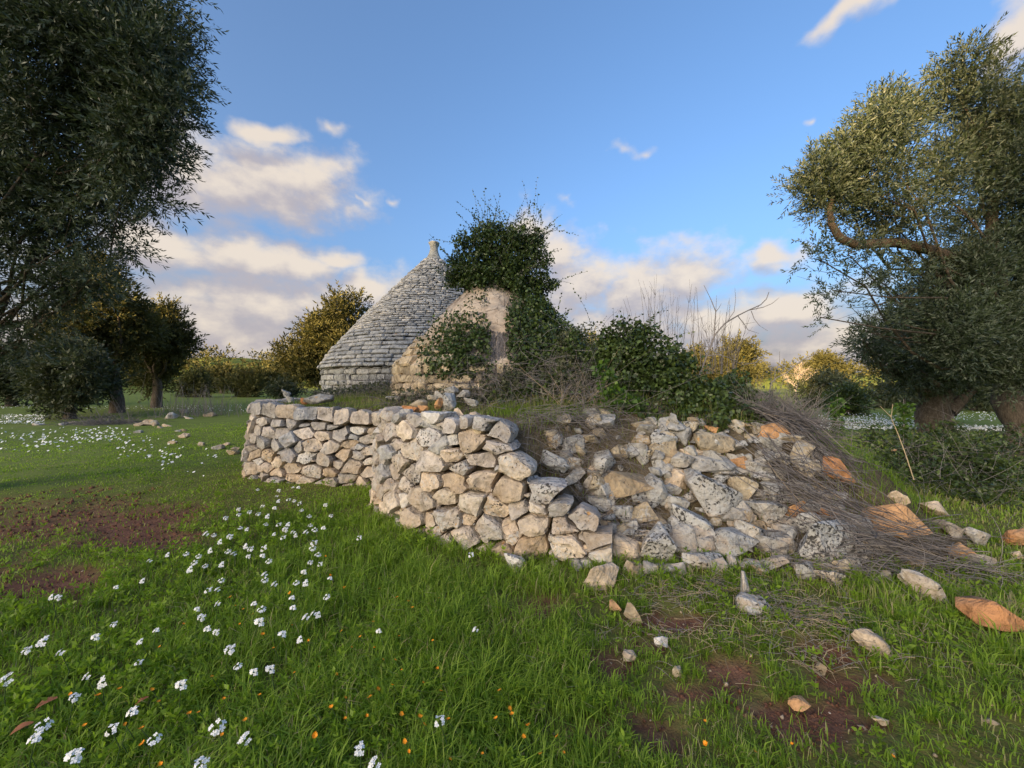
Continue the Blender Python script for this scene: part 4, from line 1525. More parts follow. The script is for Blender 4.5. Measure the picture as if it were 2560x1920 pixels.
def build_far_trees():
    G = 'trees beyond the terrace'
    grown('dark olive with a stout brown trunk behind the overhanging crown', 292, 22, 110, 350, 630, 1010, 300, 2.0, 11, hole=.26)
    grown('olive with sunlit upper left side standing beside the dark one', 392, 27, 296, 480, 740, 985, 330, 2.0, 12, hole=.24)
    grown('grey green bush under the overhanging olive', 175, 18, 80, 270, 850, 1050, 420, 1.7, 13, mat='bramble', name='grey_bush', cat='bush')
    grown('dark bush at the far left edge of the meadow', 30, 27, -60, 112, 865, 1008, 200, 2.0, 14, mat='bramble', name='dark_bush', cat='bush')
    grown('olive with golden sunlit top rising behind the bare trullo roof', 830, 28, 735, 940, 752, 1000, 340, 2.1, 15)
    grown('dark rounded tree left of the golden row beyond the meadow', 490, 45, 446, 528, 930, 1000, 130, 3.0, 16)
    grown('first golden tree beyond the dark rounded tree', 555, 62, 512, 612, 916, 985, 90, 4.0, 17)
    grown('dark tree standing in front of the golden row', 622, 47, 588, 658, 924, 996, 130, 3.0, 18)
    grown('low golden tree nearest the olive behind the trullo', 690, 70, 646, 735, 924, 985, 90, 4.0, 19)
    grown('small dark shrub between the wall and the golden row', 705, 38, 668, 760, 950, 1004, 160, 2.4, 20, mat='bramble', name='dark_shrub', cat='bush')
    grown('golden tree seen through the bare saplings', 1735, 43, 1690, 1792, 868, 990, 110, 3.0, 21)
    grown('tall rounded golden tree right of the bare saplings', 1848, 40, 1788, 1898, 856, 990, 120, 3.0, 22)
    grown('twin topped golden tree beyond the dark thicket', 2062, 62, 2006, 2116, 888, 980, 100, 3.6, 23)
    grown('dark grey green thicket beyond the brush pile', 2070, 27, 1985, 2150, 930, 1030, 190, 2.0, 24, mat='bramble', name='thicket', cat='bush')
    grown('small dark evergreen bush beside the white flower strip', 2120, 20, 2075, 2168, 958, 1052, 330, 1.5, 25, mat='ivy', name='evergreen_bush', cat='bush')
    grown('golden tree peeping over the ivy bush', 1480, 36, 1440, 1520, 826, 960, 120, 2.6, 26)
    grown('dim hedge bush behind the low forked olive', 2250, 26, 2160, 2330, 955, 1040, 170, 2.2, 27, mat='bramble', name='hedge_bush', cat='bush')
    grown('dim hedge bush between the two right hand trunks', 2440, 23, 2350, 2530, 955, 1055, 190, 2.0, 28, mat='bramble', name='hedge_bush', cat='bush')
    grown('dim hedge bush at the right edge behind the large trunk', 2590, 24, 2510, 2680, 940, 1055, 190, 2.0, 29, mat='bramble', name='hedge_bush', cat='bush')
    # bare tree in the light
    bx, D = (1990 - 1280) / F * 34, 34
    root = empty('bare_tree', (bx, D, gz(bx, D)), 'leafless tree with pinkish twigs glowing in sunlight', 'tree', G)
    T = Tubes()
    r = random.Random(3)

    def grow(p, d, L, rad, lv):
        q = p + d * L
        T.add([p, p.lerp(q, .5) + Vector((r.gauss(0, .04), r.gauss(0, .04), 0)) * L, q], [rad, rad * .8, rad * .6], 4, .62)
        if lv > 0:
            for _ in range(r.randint(3, 5)):
                nd = (d + Vector((r.gauss(0, .55), r.gauss(0, .55), r.gauss(.1, .35)))).normalized()
                grow(p.lerp(q, r.uniform(.4, 1)), nd, L * r.uniform(.55, .85), rad * .5, lv - 1)
    grow(Vector((bx, D, gz(bx, D) - .1)), Vector((0, 0, 1)), 1.5, .10, 4)
    T.build('branches', M['stem'], root)


def build_hills():
    # low ridge all along the horizon, with the far wood on it
    a = np.radians(np.linspace(-80, 80, 321))
    rows = [(150, -1.0), (170, .55), (195, 1.0), (230, .8), (290, -1)]
    crest = 6.0 + 8.0 * np.clip(fbm(a * 5.0, a * 0 + 2, seed=71, octs=4) - .32, 0, 1) * 1.5
    crest = crest + 3.2 * np.exp(-((np.degrees(a) + 35) / 6.0) ** 2)
    V = []
    for (R, f) in rows:
        for i, t in enumerate(a):
            V.append((math.sin(t) * R, math.cos(t) * R, crest[i] * f if f > 0 else -1.0))
    n = len(a)
    Q = [(j * n + i, j * n + i + 1, (j + 1) * n + i + 1, (j + 1) * n + i) for j in range(len(rows) - 1) for i in range(n - 1)]
    V = np.array(V)
    me = np_mesh('hills', V, quads=Q, attr={'far': np.ones(len(V)), 'green': np.ones(len(V))}, smooth=True)
    tag(link('hills', me, M['soil']), 'low wooded ridge along the horizon', None, None, 'structure')
    lobes = []
    r = random.Random(8)
    for k in range(560):
        t = math.radians(r.uniform(-70, 70))
        R = r.uniform(155, 196)
        i = int((math.degrees(t) + 80) / 160 * 320)
        f = np.interp(R, [150, 170, 195], [-.1, .55, 1.0])
        rad = r.uniform(1.6, 3.2)
        lobes.append((Vector((math.sin(t) * R, math.cos(t) * R, crest[i] * f + rad * .35)), rad, 1.0))
    me = crown_mesh('far_wood', lobes, 1.9, 13.0, COARSE_SPRIGS, seed=77)
    tag(link('far_wood', me, M['far_olive']), 'far off wood covering the ridge', None, None, 'stuff')


build_hills()
build_far_trees()
build_near_trees()

# ------------------------------------------------------------------ ivy, brambles and bushes
IVY_LEAF = np.array([[[0, 0, 0], [.42, -.08, .30], [0, -.10, 1.0], [-.42, -.08, .30]], ])
PAIR_LEAF = np.concatenate([leaf_quad(1.0, .62)[None], (leaf_quad(.8, .5) @ frames(np.array([[.75, .1, .4]]), np.array([1.0]))[0].T + np.array([0, 0, .1]))[None],
                            (leaf_quad(.8, .5) @ frames(np.array([[-.75, .1, .4]]), np.array([2.0]))[0].T + np.array([0, 0, .1]))[None]])


def leaf_blob(lobes, per_m2, size, tmpl=IVY_LEAF, shell=.35, seed=0, tbase=.38, tvar=.13, droop=.5, hole=0.0):
    P, Dr, Ti = [], [], []
    for (c, r, dens) in lobes:
        n = int(per_m2 * dens * r * r)
        d = rand_dirs(n)
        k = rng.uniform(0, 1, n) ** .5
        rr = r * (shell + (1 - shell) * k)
        bump_ = .38 + 1.22 * fbm(d[:, 0] * 2.2 + c[0] * 3, d[:, 1] * 2.2 + c[1], d[:, 2] * 2.2 + c[2], seed=seed, octs=3)
        p = np.array(c)[None] + d * (rr * bump_)[:, None]
        if hole:
            keep = fbm(p[:, 0] * 2.5, p[:, 1] * 2.5, p[:, 2] * 2.5, seed=seed + 4, octs=2) > hole
            p, d, k = p[keep], d[keep], k[keep]
        P.append(p)
        Dr.append(d * .6 + rng.normal(size=d.shape) * .5 - np.array([0, 0, droop]))
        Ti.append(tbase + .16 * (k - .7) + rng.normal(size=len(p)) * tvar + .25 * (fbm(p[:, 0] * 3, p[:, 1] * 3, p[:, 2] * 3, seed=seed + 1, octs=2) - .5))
    p, d, t = np.concatenate(P), np.concatenate(Dr), np.concatenate(Ti)
    return scatter(tmpl, p, frames(d), size * rng.uniform(.6, 1.3, len(p)), t)


def strands(name, pts, rad, tint, mat, parent=None):
    """many thin stems: pts (N,K,3), rad (N,K) -> three sided tubes in one mesh"""
    N_, K_ = pts.shape[:2]
    d = pts[:, -1] - pts[:, 0]
    fr = frames(d)
    ang = np.array([0, 2.094, 4.189])
    off = fr[:, :, 0][:, None, :] * np.cos(ang)[None, :, None] + fr[:, :, 1][:, None, :] * np.sin(ang)[None, :, None]
    V = pts[:, :, None, :] + off[:, None, :, :] * rad[:, :, None, None]
    idx = np.arange(N_ * K_ * 3).reshape(N_, K_, 3)
    q = []
    for k in range(3):
        k2 = (k + 1) % 3
        q.append(np.stack([idx[:, :-1, k], idx[:, :-1, k2], idx[:, 1:, k2], idx[:, 1:, k]], -1).reshape(-1, 4))
    me = np_mesh(name, V.reshape(-1, 3), quads=np.concatenate(q), attr={'tint': np.repeat(np.clip(tint, 0, 1), K_ * 3)}, smooth=True)
    return tag(link(name, me, mat, parent), kind='stuff')


def free_strands(start, dirs, length, K=5, curve=.25, grav=.0):
    """gently bending paths from start points"""
    n = len(start)
    d = dirs / np.linalg.norm(dirs, axis=1, keepdims=True)
    bendv = rng.normal(size=(n, 3)) * curve
    t = np.linspace(0, 1, K)
    pts = start[:, None, :] + d[:, None, :] * (length[:, None] * t[None])[:, :, None] + bendv[:, None, :] * (length[:, None] * t[None] ** 2)[:, :, None]
    pts[:, :, 2] -= grav * (length[:, None] * t[None] ** 2)
    return pts


def taper(n, K, r0, r1=.4):
    return (np.asarray(r0) * np.ones(n))[:, None] * np.linspace(1, r1, K)[None]


def cone_hit(px, py, key):
    c, prof = TRULLO[key]
    zs, rs = [p[0] for p in prof], [p[1] for p in prof]
    D = np.arange(c[1] - 3.0, c[1] + 2.0, .01)
    X = (px - 1280) / F * D
    Z = CAM_H - (py - 960) / F * D
    R = np.interp(Z, zs, rs)
    dd = np.hypot(X - c[0], D - c[1])
    k = np.nonzero(dd <= R)[0]
    if not len(k):
        return None
    i = k[0]
    nrm = np.array([X[i] - c[0], D[i] - c[1], 0])
    nrm /= max(np.linalg.norm(nrm), 1e-6)
    return np.array([X[i], D[i], Z[i]]), np.array([nrm[0] * .72, nrm[1] * .72, .69])


def in_poly(x, y, poly):
    ins = False
    m = len(poly)
    for i in range(m):
        x1, y1 = poly[i]
        x2, y2 = poly[(i + 1) % m]
        if (y1 > y) != (y2 > y) and x < (x2 - x1) * (y - y1) / (y2 - y1) + x1:
            ins = not ins
    return ins


def patch_leaves(poly, n, size, thick, key='small', edge=14, tbase=.4):
    xs, ys = [p[0] for p in poly], [p[1] for p in poly]
    P, Dd, Ti = [], [], []
    while len(P) < n:
        x, y = random.uniform(min(xs), max(xs)), random.uniform(min(ys), max(ys))
        if not in_poly(x + random.gauss(0, edge), y + random.gauss(0, edge), poly):
            continue
        if mnoise.noise(Vector((x * .05, y * .05, 3.0))) < -.28:
            continue
        h = cone_hit(x, y, key)
        if h is None:
            continue
        p, nrm = h
        k = random.random()
        P.append(p + nrm * thick * k)
        Dd.append(nrm * .35 + np.array([0, 0, -.7]) + np.array([random.gauss(0, .4) for _ in range(3)]))
        Ti.append(tbase + .2 * (k - .5) + random.gauss(0, .12))
    P, Dd, Ti = np.array(P), np.array(Dd), np.array(Ti)
    return scatter(IVY_LEAF, P, frames(Dd), size * rng.uniform(.6, 1.3, len(P)), Ti)


def shoots(starts, dirs, lengths, leaf, mat_leaf, root, every=.05, rad=.004, tint=.3, curve=.35, grav=.0, tl=.45):
    """leafy shoots standing out of a bush: stems plus leaves along them"""
    n = len(starts)
    pts = free_strands(np.array(starts), np.array(dirs), np.array(lengths), 7, curve, grav)
    strands('stem', pts, taper(n, 7, rad, .4), np.full(n, tint), M['stem'], root)
    P, Dd = [], []
    for i in range(n):
        m = int(lengths[i] / every)
        for j in range(m):
            t = (j + .5) / m * 5.99
            a, b = pts[i, int(t)], pts[i, int(t) + 1]
            P.append(a + (b - a) * (t % 1))
            Dd.append((b - a) / np.linalg.norm(b - a) * .5 + rng.normal(size=3) * .6)
    P, Dd = np.array(P), np.array(Dd)
    me = cloud_mesh('shoot_leaves', [scatter(IVY_LEAF, P, frames(Dd), leaf * rng.uniform(.6, 1.2, len(P)), tl + rng.normal(size=len(P)) * .12)])
    link('shoot_leaves', me, mat_leaf, root)


def build_ivy():
    root = empty('ivy', tuple(at(1236, 730, 8.6)), 'thick crown of dark ivy on top of the smaller trullo, trailing down its cone', 'ivy')
    lob = LB([(1235, 655, 74), (1182, 650, 54), (1292, 640, 66), (1240, 606, 44), (1330, 676, 46), (1165, 692, 30), (1308, 600, 30), (1350, 715, 34), (1205, 596, 30), (1270, 690, 50), (1180, 700, 30), (1262, 580, 22), (1330, 620, 26), (1236, 700, 42, 8.2), (1200, 705, 34, 8.2), (1285, 705, 40, 8.2), (1320, 720, 30, 8.2), (1396, 815, 26, 8.2), (1432, 872, 32, 8.0), (1462, 925, 30, 7.8), (1142, 664, 24), (1130, 700, 20), (1215, 575, 18), (1345, 590, 18)], 8.5)
    parts = [leaf_blob(lob, 4600, .064, shell=.30, seed=5), leaf_blob(clumps(lob, 6, .40, 3, 1.25), 5000, .056, shell=.2, seed=6, tbase=.46)]
    link('crown', cloud_mesh('crown', parts), M['ivy'], root)
    A = [(1102, 815), (1150, 800), (1181, 787), (1225, 825), (1228, 856), (1215, 900), (1200, 929), (1160, 950), (1120, 950), (1092, 930), (1051, 922), (1054, 885), (1095, 866), (1105, 844)]
    B = [(1262, 790), (1300, 750), (1340, 722), (1372, 760), (1400, 800), (1430, 860), (1462, 930), (1450, 990), (1340, 985), (1290, 940), (1275, 880), (1268, 830)]
    C_ = [(1330, 690), (1385, 700), (1400, 790), (1370, 800), (1335, 740)]
    D_ = [(1150, 770), (1215, 720), (1225, 740), (1165, 800)]
    E_ = [(1210, 930), (1290, 900), (1330, 960), (1290, 985), (1200, 980)]
    link('leaves', cloud_mesh('leaves', [patch_leaves(A, 3300, .060, .16, edge=24), patch_leaves(B, 8000, .062, .30), patch_leaves(C_, 900, .06, .25), patch_leaves(D_, 260, .05, .06), patch_leaves(E_, 260, .05, .08)]), M['ivy'], root)
    # bare runners over the render
    pts = []
    for k in range(260):
        x, y = random.uniform(1130, 1345), random.uniform(860, 990)
        path = []
        for j in range(7):
            h = cone_hit(x, y, 'small')
            if h is None:
                break
            path.append(h[0] + h[1] * .012)
            x += random.gauss(0, 9) + (1236 - x) * .05
            y -= random.uniform(12, 34)
        if len(path) == 7:
            pts.append(path)
    strands('runner', np.array(pts), taper(len(pts), 7, rng.uniform(.003, .011, len(pts))), rng.uniform(.15, .5, len(pts)), M['stem'], root)
    st, di, le = [], [], []
    for k in range(300):
        c, r, _ = random.choice(lob)
        d = rand_dirs(1)[0]
        d[2] = abs(d[2]) * .9 + .1
        st.append(np.array(c) + d * r * .7)
        di.append(d * .8 + np.array([random.gauss(0, .3), 0, .35]))
        le.append(random.uniform(.22, .75))
    shoots(st, di, le, .046, M['ivy'], root, .035, .0035, tl=.5)
    # upright spray that sticks up above the crown
    shoots([np.array(at(1285, 600, 8.7))], [np.array([.12, 0, 1.0])], [.7], .05, M['ivy'], root, .03, .005, .3, .05)
    # ivy on the big cone edge near the join
    link('trailing_leaves', cloud_mesh('trailing_leaves', [leaf_blob(LB([(1128, 690, 14), (1150, 660, 18)], 8.8), 5200, .06, seed=6)]), M['ivy'], root)

    # main dark bush on the terrace
    root = empty('ivy_bush', tuple(hit_ground(1640, 1030)), 'big dark ivy bush sprawling over the top of the collapsed wall', 'bush')
    lob = LB([(1614, 890, 84, 5.7), (1566, 862, 62, 5.7), (1650, 921, 76, 5.6), (1551, 925, 66, 5.6), (1696, 965, 72, 5.4), (1600, 1040, 40, 4.8), (1700, 1068, 40, 4.7), (1780, 1075, 40, 4.7), (1650, 1055, 34, 4.75), (1440, 860, 30, 6.2), (1765, 1000, 58, 5.2), (1804, 1032, 46, 5.0), (1740, 1032, 56, 5.0), (1630, 985, 70, 5.3),
              (1519, 846, 26, 5.7), (1604, 836, 30, 5.8), (1850, 1010, 40, 5.4), (1680, 1040, 44, 4.95), (1490, 900, 40, 5.9), (1820, 980, 44, 5.6), (1900, 1010, 38, 5.7), (1860, 1045, 36, 5.0), (1930, 1040, 34, 5.2), (1965, 1060, 28, 5.0), (1840, 960, 34, 6.0)])
    link('leaves', cloud_mesh('leaves', [leaf_blob(lob, 5200, .060, shell=.3, seed=8, tbase=.40), leaf_blob(clumps(lob, 5, .42, 4, 1.1), 5200, .055, shell=.2, seed=9, tbase=.48)]), M['ivy'], root)
    st, di, le = [], [], []
    for k in range(120):
        c, r, _ = random.choice(lob)
        d = rand_dirs(1)[0]
        d[2] = abs(d[2])
        st.append(np.array(c) + d * r * .75)
        di.append(d * .7 + np.array([0, 0, .45]))
        le.append(random.uniform(.15, .42))
    for (x, y) in ((1545, 800), (1480, 800), (1610, 800), (1690, 850), (1560, 815), (1630, 810)):
        for _ in range(2):
            st.append(np.array(at(x, y + 40, 5.7)))
            di.append(np.array([random.gauss(0, .5), random.gauss(0, .2), 1.]))
            le.append(random.uniform(.35, .75))
    shoots(st, di, le, .040, M['ivy'], root, .04, .003, .25, .4, .25)
    # bright young ivy in front of it
    root = empty('young_ivy', tuple(hit_ground(1530, 1060)), 'bright lime green ivy climbing in front of the dark bush', 'ivy')
    lob = LB([(1509, 925, 24), (1520, 960, 26), (1540, 990, 28), (1570, 1010, 27), (1560, 1055, 22), (1592, 1013, 20), (1530, 1030, 22), (1505, 1000, 18), (1545, 1085, 14)], 4.75)
    link('leaves', cloud_mesh('leaves', [leaf_blob(lob, 4600, .060, shell=.3, seed=9, tbase=.42, tvar=.2)]), M['fresh'], root)
    root = empty('young_ivy', tuple(hit_ground(1440, 1080)), 'small dark ivy clump hanging between dry stalks above the rubble', 'ivy')
    lob = LB([(1460, 1060, 26), (1480, 1075, 22), (1440, 1050, 18), (1530, 1115, 20), (1545, 1140, 14)], 4.6)
    link('leaves', cloud_mesh('leaves', [leaf_blob(lob, 3600, .055, shell=.3, seed=10, tbase=.5, tvar=.15)]), M['ivy'], root)
    # grey bramble thicket between the small trullo and the bush
    root = empty('bramble_thicket', tuple(hit_ground(1380, 1010)), 'tangled grey bramble thicket at the foot of the smaller trullo', 'bush')
    lob = LB([(1313, 969, 54, 6.3), (1392, 947, 60, 6.4), (1440, 906, 46, 6.5), (1456, 975, 46, 6.0), (1281, 958, 44, 6.4), (1250, 985, 34, 6.1), (1350, 1000, 46, 5.9), (1400, 1010, 44, 5.7), (1210, 985, 26, 6.2), (1330, 1035, 34, 5.4), (1395, 880, 56, 7.2), (1450, 862, 50, 7.0), (1430, 935, 60, 6.6), (1350, 930, 50, 6.8), (1490, 965, 48, 6.0), (1480, 1010, 36, 5.5), (1340, 990, 50, 5.7), (1405, 965, 56, 5.8), (1450, 1005, 44, 5.3), (1300, 1002, 40, 5.8), (1250, 1008, 30, 5.8), (1420, 1042, 32, 4.95), (1370, 1040, 30, 5.0)])
    link('ivy_leaves', cloud_mesh('ivy_leaves', [leaf_blob(lob[-9:], 3600, .056, shell=.2, seed=15, tbase=.46, tvar=.15)]), M['ivy'], root)
    link('leaves', cloud_mesh('leaves', [leaf_blob(lob, 2600, .052, PAIR_LEAF, shell=.2, seed=11, tbase=.46, tvar=.16, droop=.1), leaf_blob(clumps(lob, 4, .4, 5, 1.1), 2400, .045, PAIR_LEAF, shell=.2, seed=12, tbase=.55, tvar=.16, droop=.0)]), M['bramble'], root)
    c = np.array([l[0] for l in lob])[rng.integers(0, len(lob), 900)]
    s = c + rng.normal(size=(900, 3)) * np.array([.32, .3, .22])
    d = rng.normal(size=(900, 3)) * np.array([1, .6, .7]) + np.array([.1, -.2, .25])
    L = rng.uniform(.2, .75, 900)
    strands('twigs', free_strands(s, d, L, 5, .3, .25), taper(900, 5, rng.uniform(.0025, .005, 900)), rng.uniform(.15, .62, 900), M['stem'], root)
    for lab, x0, x1, D0, D1, n in [('dry brown brambles along the foot of the bare trullo', 800, 1030, 8.0, 10.2, 900), ('straggling dead stems before the stones of the smaller trullo', 960, 1230, 6.2, 6.8, 420)]:
        p = hit_ground((x0 + x1) / 2, 1000)
        root = empty('dry_brambles', tuple(p), lab, 'plant')
        D = rng.uniform(D0, D1, n)
        X = (rng.uniform(x0, x1, n) - 1280) / F * D
        s_ = np.stack([X, D, ground_z(X, D)], -1)
        d_ = np.stack([rng.normal(size=n) * .7, rng.normal(size=n) * .3, np.abs(rng.normal(size=n)) + .35], -1)
        strands('stems', free_strands(s_, d_, rng.uniform(.2, .75, n), 6, .35, .55), taper(n, 6, rng.uniform(.0025, .006, n)), rng.uniform(.1, .6, n), M['stem'], root)
        m = n * 2
        lp = np.repeat(s_, 2, axis=0) + np.stack([rng.normal(size=m) * .15, rng.normal(size=m) * .15, rng.uniform(.0, .32, m)], -1)
        link('leaves', cloud_mesh('leaves', [scatter(PAIR_LEAF, lp, frames(rng.normal(size=(m, 3)) + np.array([0, 0, .4])), rng.uniform(.03, .06, m), np.clip(rng.normal(.5, .18, m), 0, 1))]), M['bramble'], root)
    # dry stalks in front of the thicket
    root = empty('dry_stalks', tuple(hit_ground(1490, 1080)), 'bundle of dry brown stalks hanging beside the bright ivy', 'plant')
    n = 110
    s = np.stack([rng.uniform(.55, 1.15, n), rng.uniform(4.7, 5.4, n), np.zeros(n)], -1)
    s[:, 2] = ground_z(s[:, 0], s[:, 1]) + rng.uniform(-.05, .15, n)
    d = np.stack([rng.normal(size=n) * .45, rng.normal(size=n) * .3 - .1, np.ones(n)], -1)
    strands('stems', free_strands(s, d, rng.uniform(.25, .75, n), 6, .35, .3), taper(n, 6, rng.uniform(.002, .0045, n)), rng.uniform(.3, .85, n), M['stem'], root)


def build_bank():
    root = empty('bramble_bank', tuple(hit_ground(2400, 1200)), 'low dark bramble patch on the bank beyond the dead brush', 'bush')
    rows = []
    for (x, y, r, D) in [(2260, 1115, 50, 6.4), (2330, 1125, 60, 6.4), (2410, 1150, 66, 6.2), (2480, 1200, 66, 5.9), (2540, 1180, 60, 6.3), (2340, 1190, 46, 5.5), (2420, 1240, 50, 5.2), (2500, 1290, 50, 4.9), (2550, 1330, 44, 4.7), (2230, 1160, 36, 5.8), (2450, 1120, 40, 6.9), (2540, 1110, 50, 7.2), (2180, 1095, 30, 6.6), (2370, 1080, 34, 7.4), (2300, 1150, 50, 6.0), (2450, 1180, 60, 5.8), (2540, 1260, 56, 5.2), (2380, 1150, 50, 5.9), (2460, 1260, 44, 5.0)]:
        rows.append((x, y, r, D))
    lob = LB(rows)
    link('leaves', cloud_mesh('leaves', [leaf_blob(lob, 3400, .054, PAIR_LEAF, shell=.15, seed=21, tbase=.42, tvar=.16, droop=.0)]), M['ivy'], root)
    n = 500
    c = np.array([l[0] for l in lob])[rng.integers(0, len(lob), n)]
    s = c + rng.normal(size=(n, 3)) * np.array([.35, .3, .16])
    strands('twigs', free_strands(s, rng.normal(size=(n, 3)) * np.array([1, .6, .5]) + np.array([0, 0, .35]), rng.uniform(.2, .7, n), 5, .3, .2), taper(n, 5, .003), rng.uniform(.2, .6, n), M['stem'], root)
    for lab, x, y0, y1, D in [('upright leafy shoot with pale green tip before the white flower strip', 2092, 1085, 1000, 6.2), ('leafy climbing shoot on a thin stake right of the strip', 2258, 1085, 1012, 6.3)]:
        p = at(x, y0, D)
        root = empty('leafy_shoot', tuple(p), lab, 'plant', 'leafy shoots on the bank')
        lob = LB([(x, y, 13, D) for y in range(y1 + 6, y0, 13)] + [(x + 4, y1 + 14, 17, D)])
        link('leaves', cloud_mesh('leaves', [leaf_blob(lob, 5200, .055, shell=.2, seed=int(x), tbase=.40, tvar=.18)]), M['fresh'], root)
        T = Tubes()
        T.add([at(x, y0 + 25, D), at(x + 2, (y0 + y1) / 2, D), at(x + 1, y1 - 14, D)], [.006, .005, .003], 5, .5)
        T.build('stem', M['stem'], root)
    # pale forked stick standing up on the bank
    root = empty('pale_stick', tuple(hit_ground(2262, 1140)), 'thin pale forked stick leaning out of the brush on the bank', 'stick')
    T = Tubes()
    T.add([at(2285, 1200, 4.8), at(2262, 1130, 4.9), at(2245, 1085, 5.0), at(2225, 1037, 5.0)], [.006, .0055, .005, .004], 5, .9)
    T.add([at(2227, 1042, 5.0), at(2200, 1015, 5.0)], [.004, .003], 5, .9)
    T.add([at(2228, 1042, 5.0), at(2232, 1010, 5.0)], [.004, .003], 5, .9)
    T.build('stem', M['stem'], root)


def build_brush():
    root = empty('dead_brush', (3.2, 4.0, .6), 'large pile of dead grey stems lying down the slope on the right', 'brush pile')
    n = 1500
    x = rng.uniform(2.4, 3.8, n)
    y = rng.uniform(3.2, 4.9, n)
    z = ground_z(x, y)
    w = fbm(x * 1.6, y * 1.6, seed=91, octs=2)
    keep = (z > .0) & (w > .40) & (x / y > .68 + .16 * (w - .5)) & ~((x < 2.9) & (y < 3.75))
    x, y, z, w = x[keep], y[keep], z[keep], w[keep]
    n = len(x)
    K = 6
    L = rng.uniform(.35, 1.15, n)
    a = math.radians(-50) + rng.normal(size=n) * .42 + np.where(rng.uniform(0, 1, n) < .18, rng.normal(size=n) * 1.0, 0)
    t = np.linspace(-.5, .5, K)
    cv = rng.normal(size=n) * .35
    X = x[:, None] + np.cos(a)[:, None] * L[:, None] * t[None] - np.sin(a)[:, None] * cv[:, None] * L[:, None] * t[None] ** 2
    Y = y[:, None] + np.sin(a)[:, None] * L[:, None] * t[None] + np.cos(a)[:, None] * cv[:, None] * L[:, None] * t[None] ** 2
    g = ground_z(X.ravel(), Y.ravel()).reshape(X.shape)
    lift = rng.uniform(.0, .36, n) ** 1.1
    tiltv = rng.normal(size=n) * .26
    Z = (g * .75 + z[:, None] * .25) + lift[:, None] + tiltv[:, None] * t[None] * L[:, None] + .10 * np.cos(t[None] * 3.0) * lift[:, None]
    pts = np.stack([X, Y, np.maximum(Z, .02)], -1)
    strands('stems', pts, taper(n, K, rng.uniform(.0026, .0062, n) * np.where(rng.uniform(0, 1, n) < .08, 1.9, 1.0), .45), np.clip(rng.normal(.31, .17, n), 0, .75), M['stem'], root)
    # long arching stems at its foot
    n = 260
    x = rng.uniform(2.3, 4.0, n)
    y = rng.uniform(3.05, 3.7, n)
    s = np.stack([x, y, ground_z(x, y) + rng.uniform(0, .15, n)], -1)
    strands('loose_stems', free_strands(s, np.stack([rng.normal(size=n) * .9 + .2, -rng.uniform(0, .9, n), rng.uniform(-.15, .7, n)], -1), rng.uniform(.2, .6, n), 6, .3, .35), taper(n, 6, .0032), rng.uniform(.2, .6, n), M['stem'], root)
    # wispy grey grass tuft standing above the pile
    root = empty('dry_shrub', tuple(hit_ground(1950, 1085)), 'brown twiggy dead shrub above the brush pile', 'bush')
    n = 1100
    s = np.stack([rng.normal(3.62, .22, n), rng.normal(5.15, .22, n), np.zeros(n)], -1)
    s[:, 2] = ground_z(s[:, 0], s[:, 1]) + rng.uniform(-.02, .3, n)
    d = np.stack([rng.normal(size=n) * .5 + .1, rng.normal(size=n) * .4, np.ones(n)], -1)
    strands('twigs', free_strands(s, d, rng.uniform(.15, .48, n), 5, .3, .1), taper(n, 5, rng.uniform(.0025, .0045, n)), rng.uniform(.25, .66, n), M['stem'], root)
    # dead stems over the top edge of the near wall
    root = empty('dead_brush', (.6, 3.9, .7), 'grey dead grass spilling down the broken steps of the near wall', 'dry grass')
    n = 750
    x = rng.uniform(.0, 1.3, n)
    y = rng.uniform(3.55, 4.7, n)
    s = np.stack([x, y, ground_z(x, y) + rng.uniform(.02, .14, n)], -1)
    d = np.stack([rng.normal(size=n) * .6 + .5, -rng.uniform(.0, .7, n), rng.normal(size=n) * .35 - .05], -1)
    strands('stems', free_strands(s, d, rng.uniform(.15, .5, n), 5, .3, .15), taper(n, 5, rng.uniform(.002, .004, n)), rng.uniform(.15, .6, n), M['stem'], root)
    # purple-grey heap far left
    c = hit_ground(270, 1060)
    root = empty('dead_brush', tuple(c), 'distant purplish heap of cut twigs under the left olives', 'brush pile')
    n = 500
    s = np.array(c)[None] + rng.normal(size=(n, 3)) * np.array([.7, .4, .05])
    strands('stems', free_strands(s, rng.normal(size=(n, 3)) * np.array([1, .6, .3]) + np.array([0, 0, .45]), rng.uniform(.3, .9, n), 4, .3, .3), taper(n, 4, .009), rng.uniform(.15, .4, n), M['stem'], root)
    # reeds by the far end of the wall
    c = hit_ground(500, 1040)
    root = empty('dry_stalks', tuple(c), 'thin leafless stalks standing before the distant hedge', 'plant')
    n = 190
    s = np.array(c)[None] + np.stack([rng.normal(size=n) * 1.1, rng.normal(size=n) * .8, np.zeros(n)], -1)
    s[:, 2] = ground_z(s[:, 0], s[:, 1])
    strands('stems', free_strands(s, np.stack([rng.normal(size=n) * .25, rng.normal(size=n) * .2, np.ones(n)], -1), rng.uniform(.5, 1.7, n), 4, .12), taper(n, 4, .008), rng.uniform(.2, .5, n), M['stem'], root)


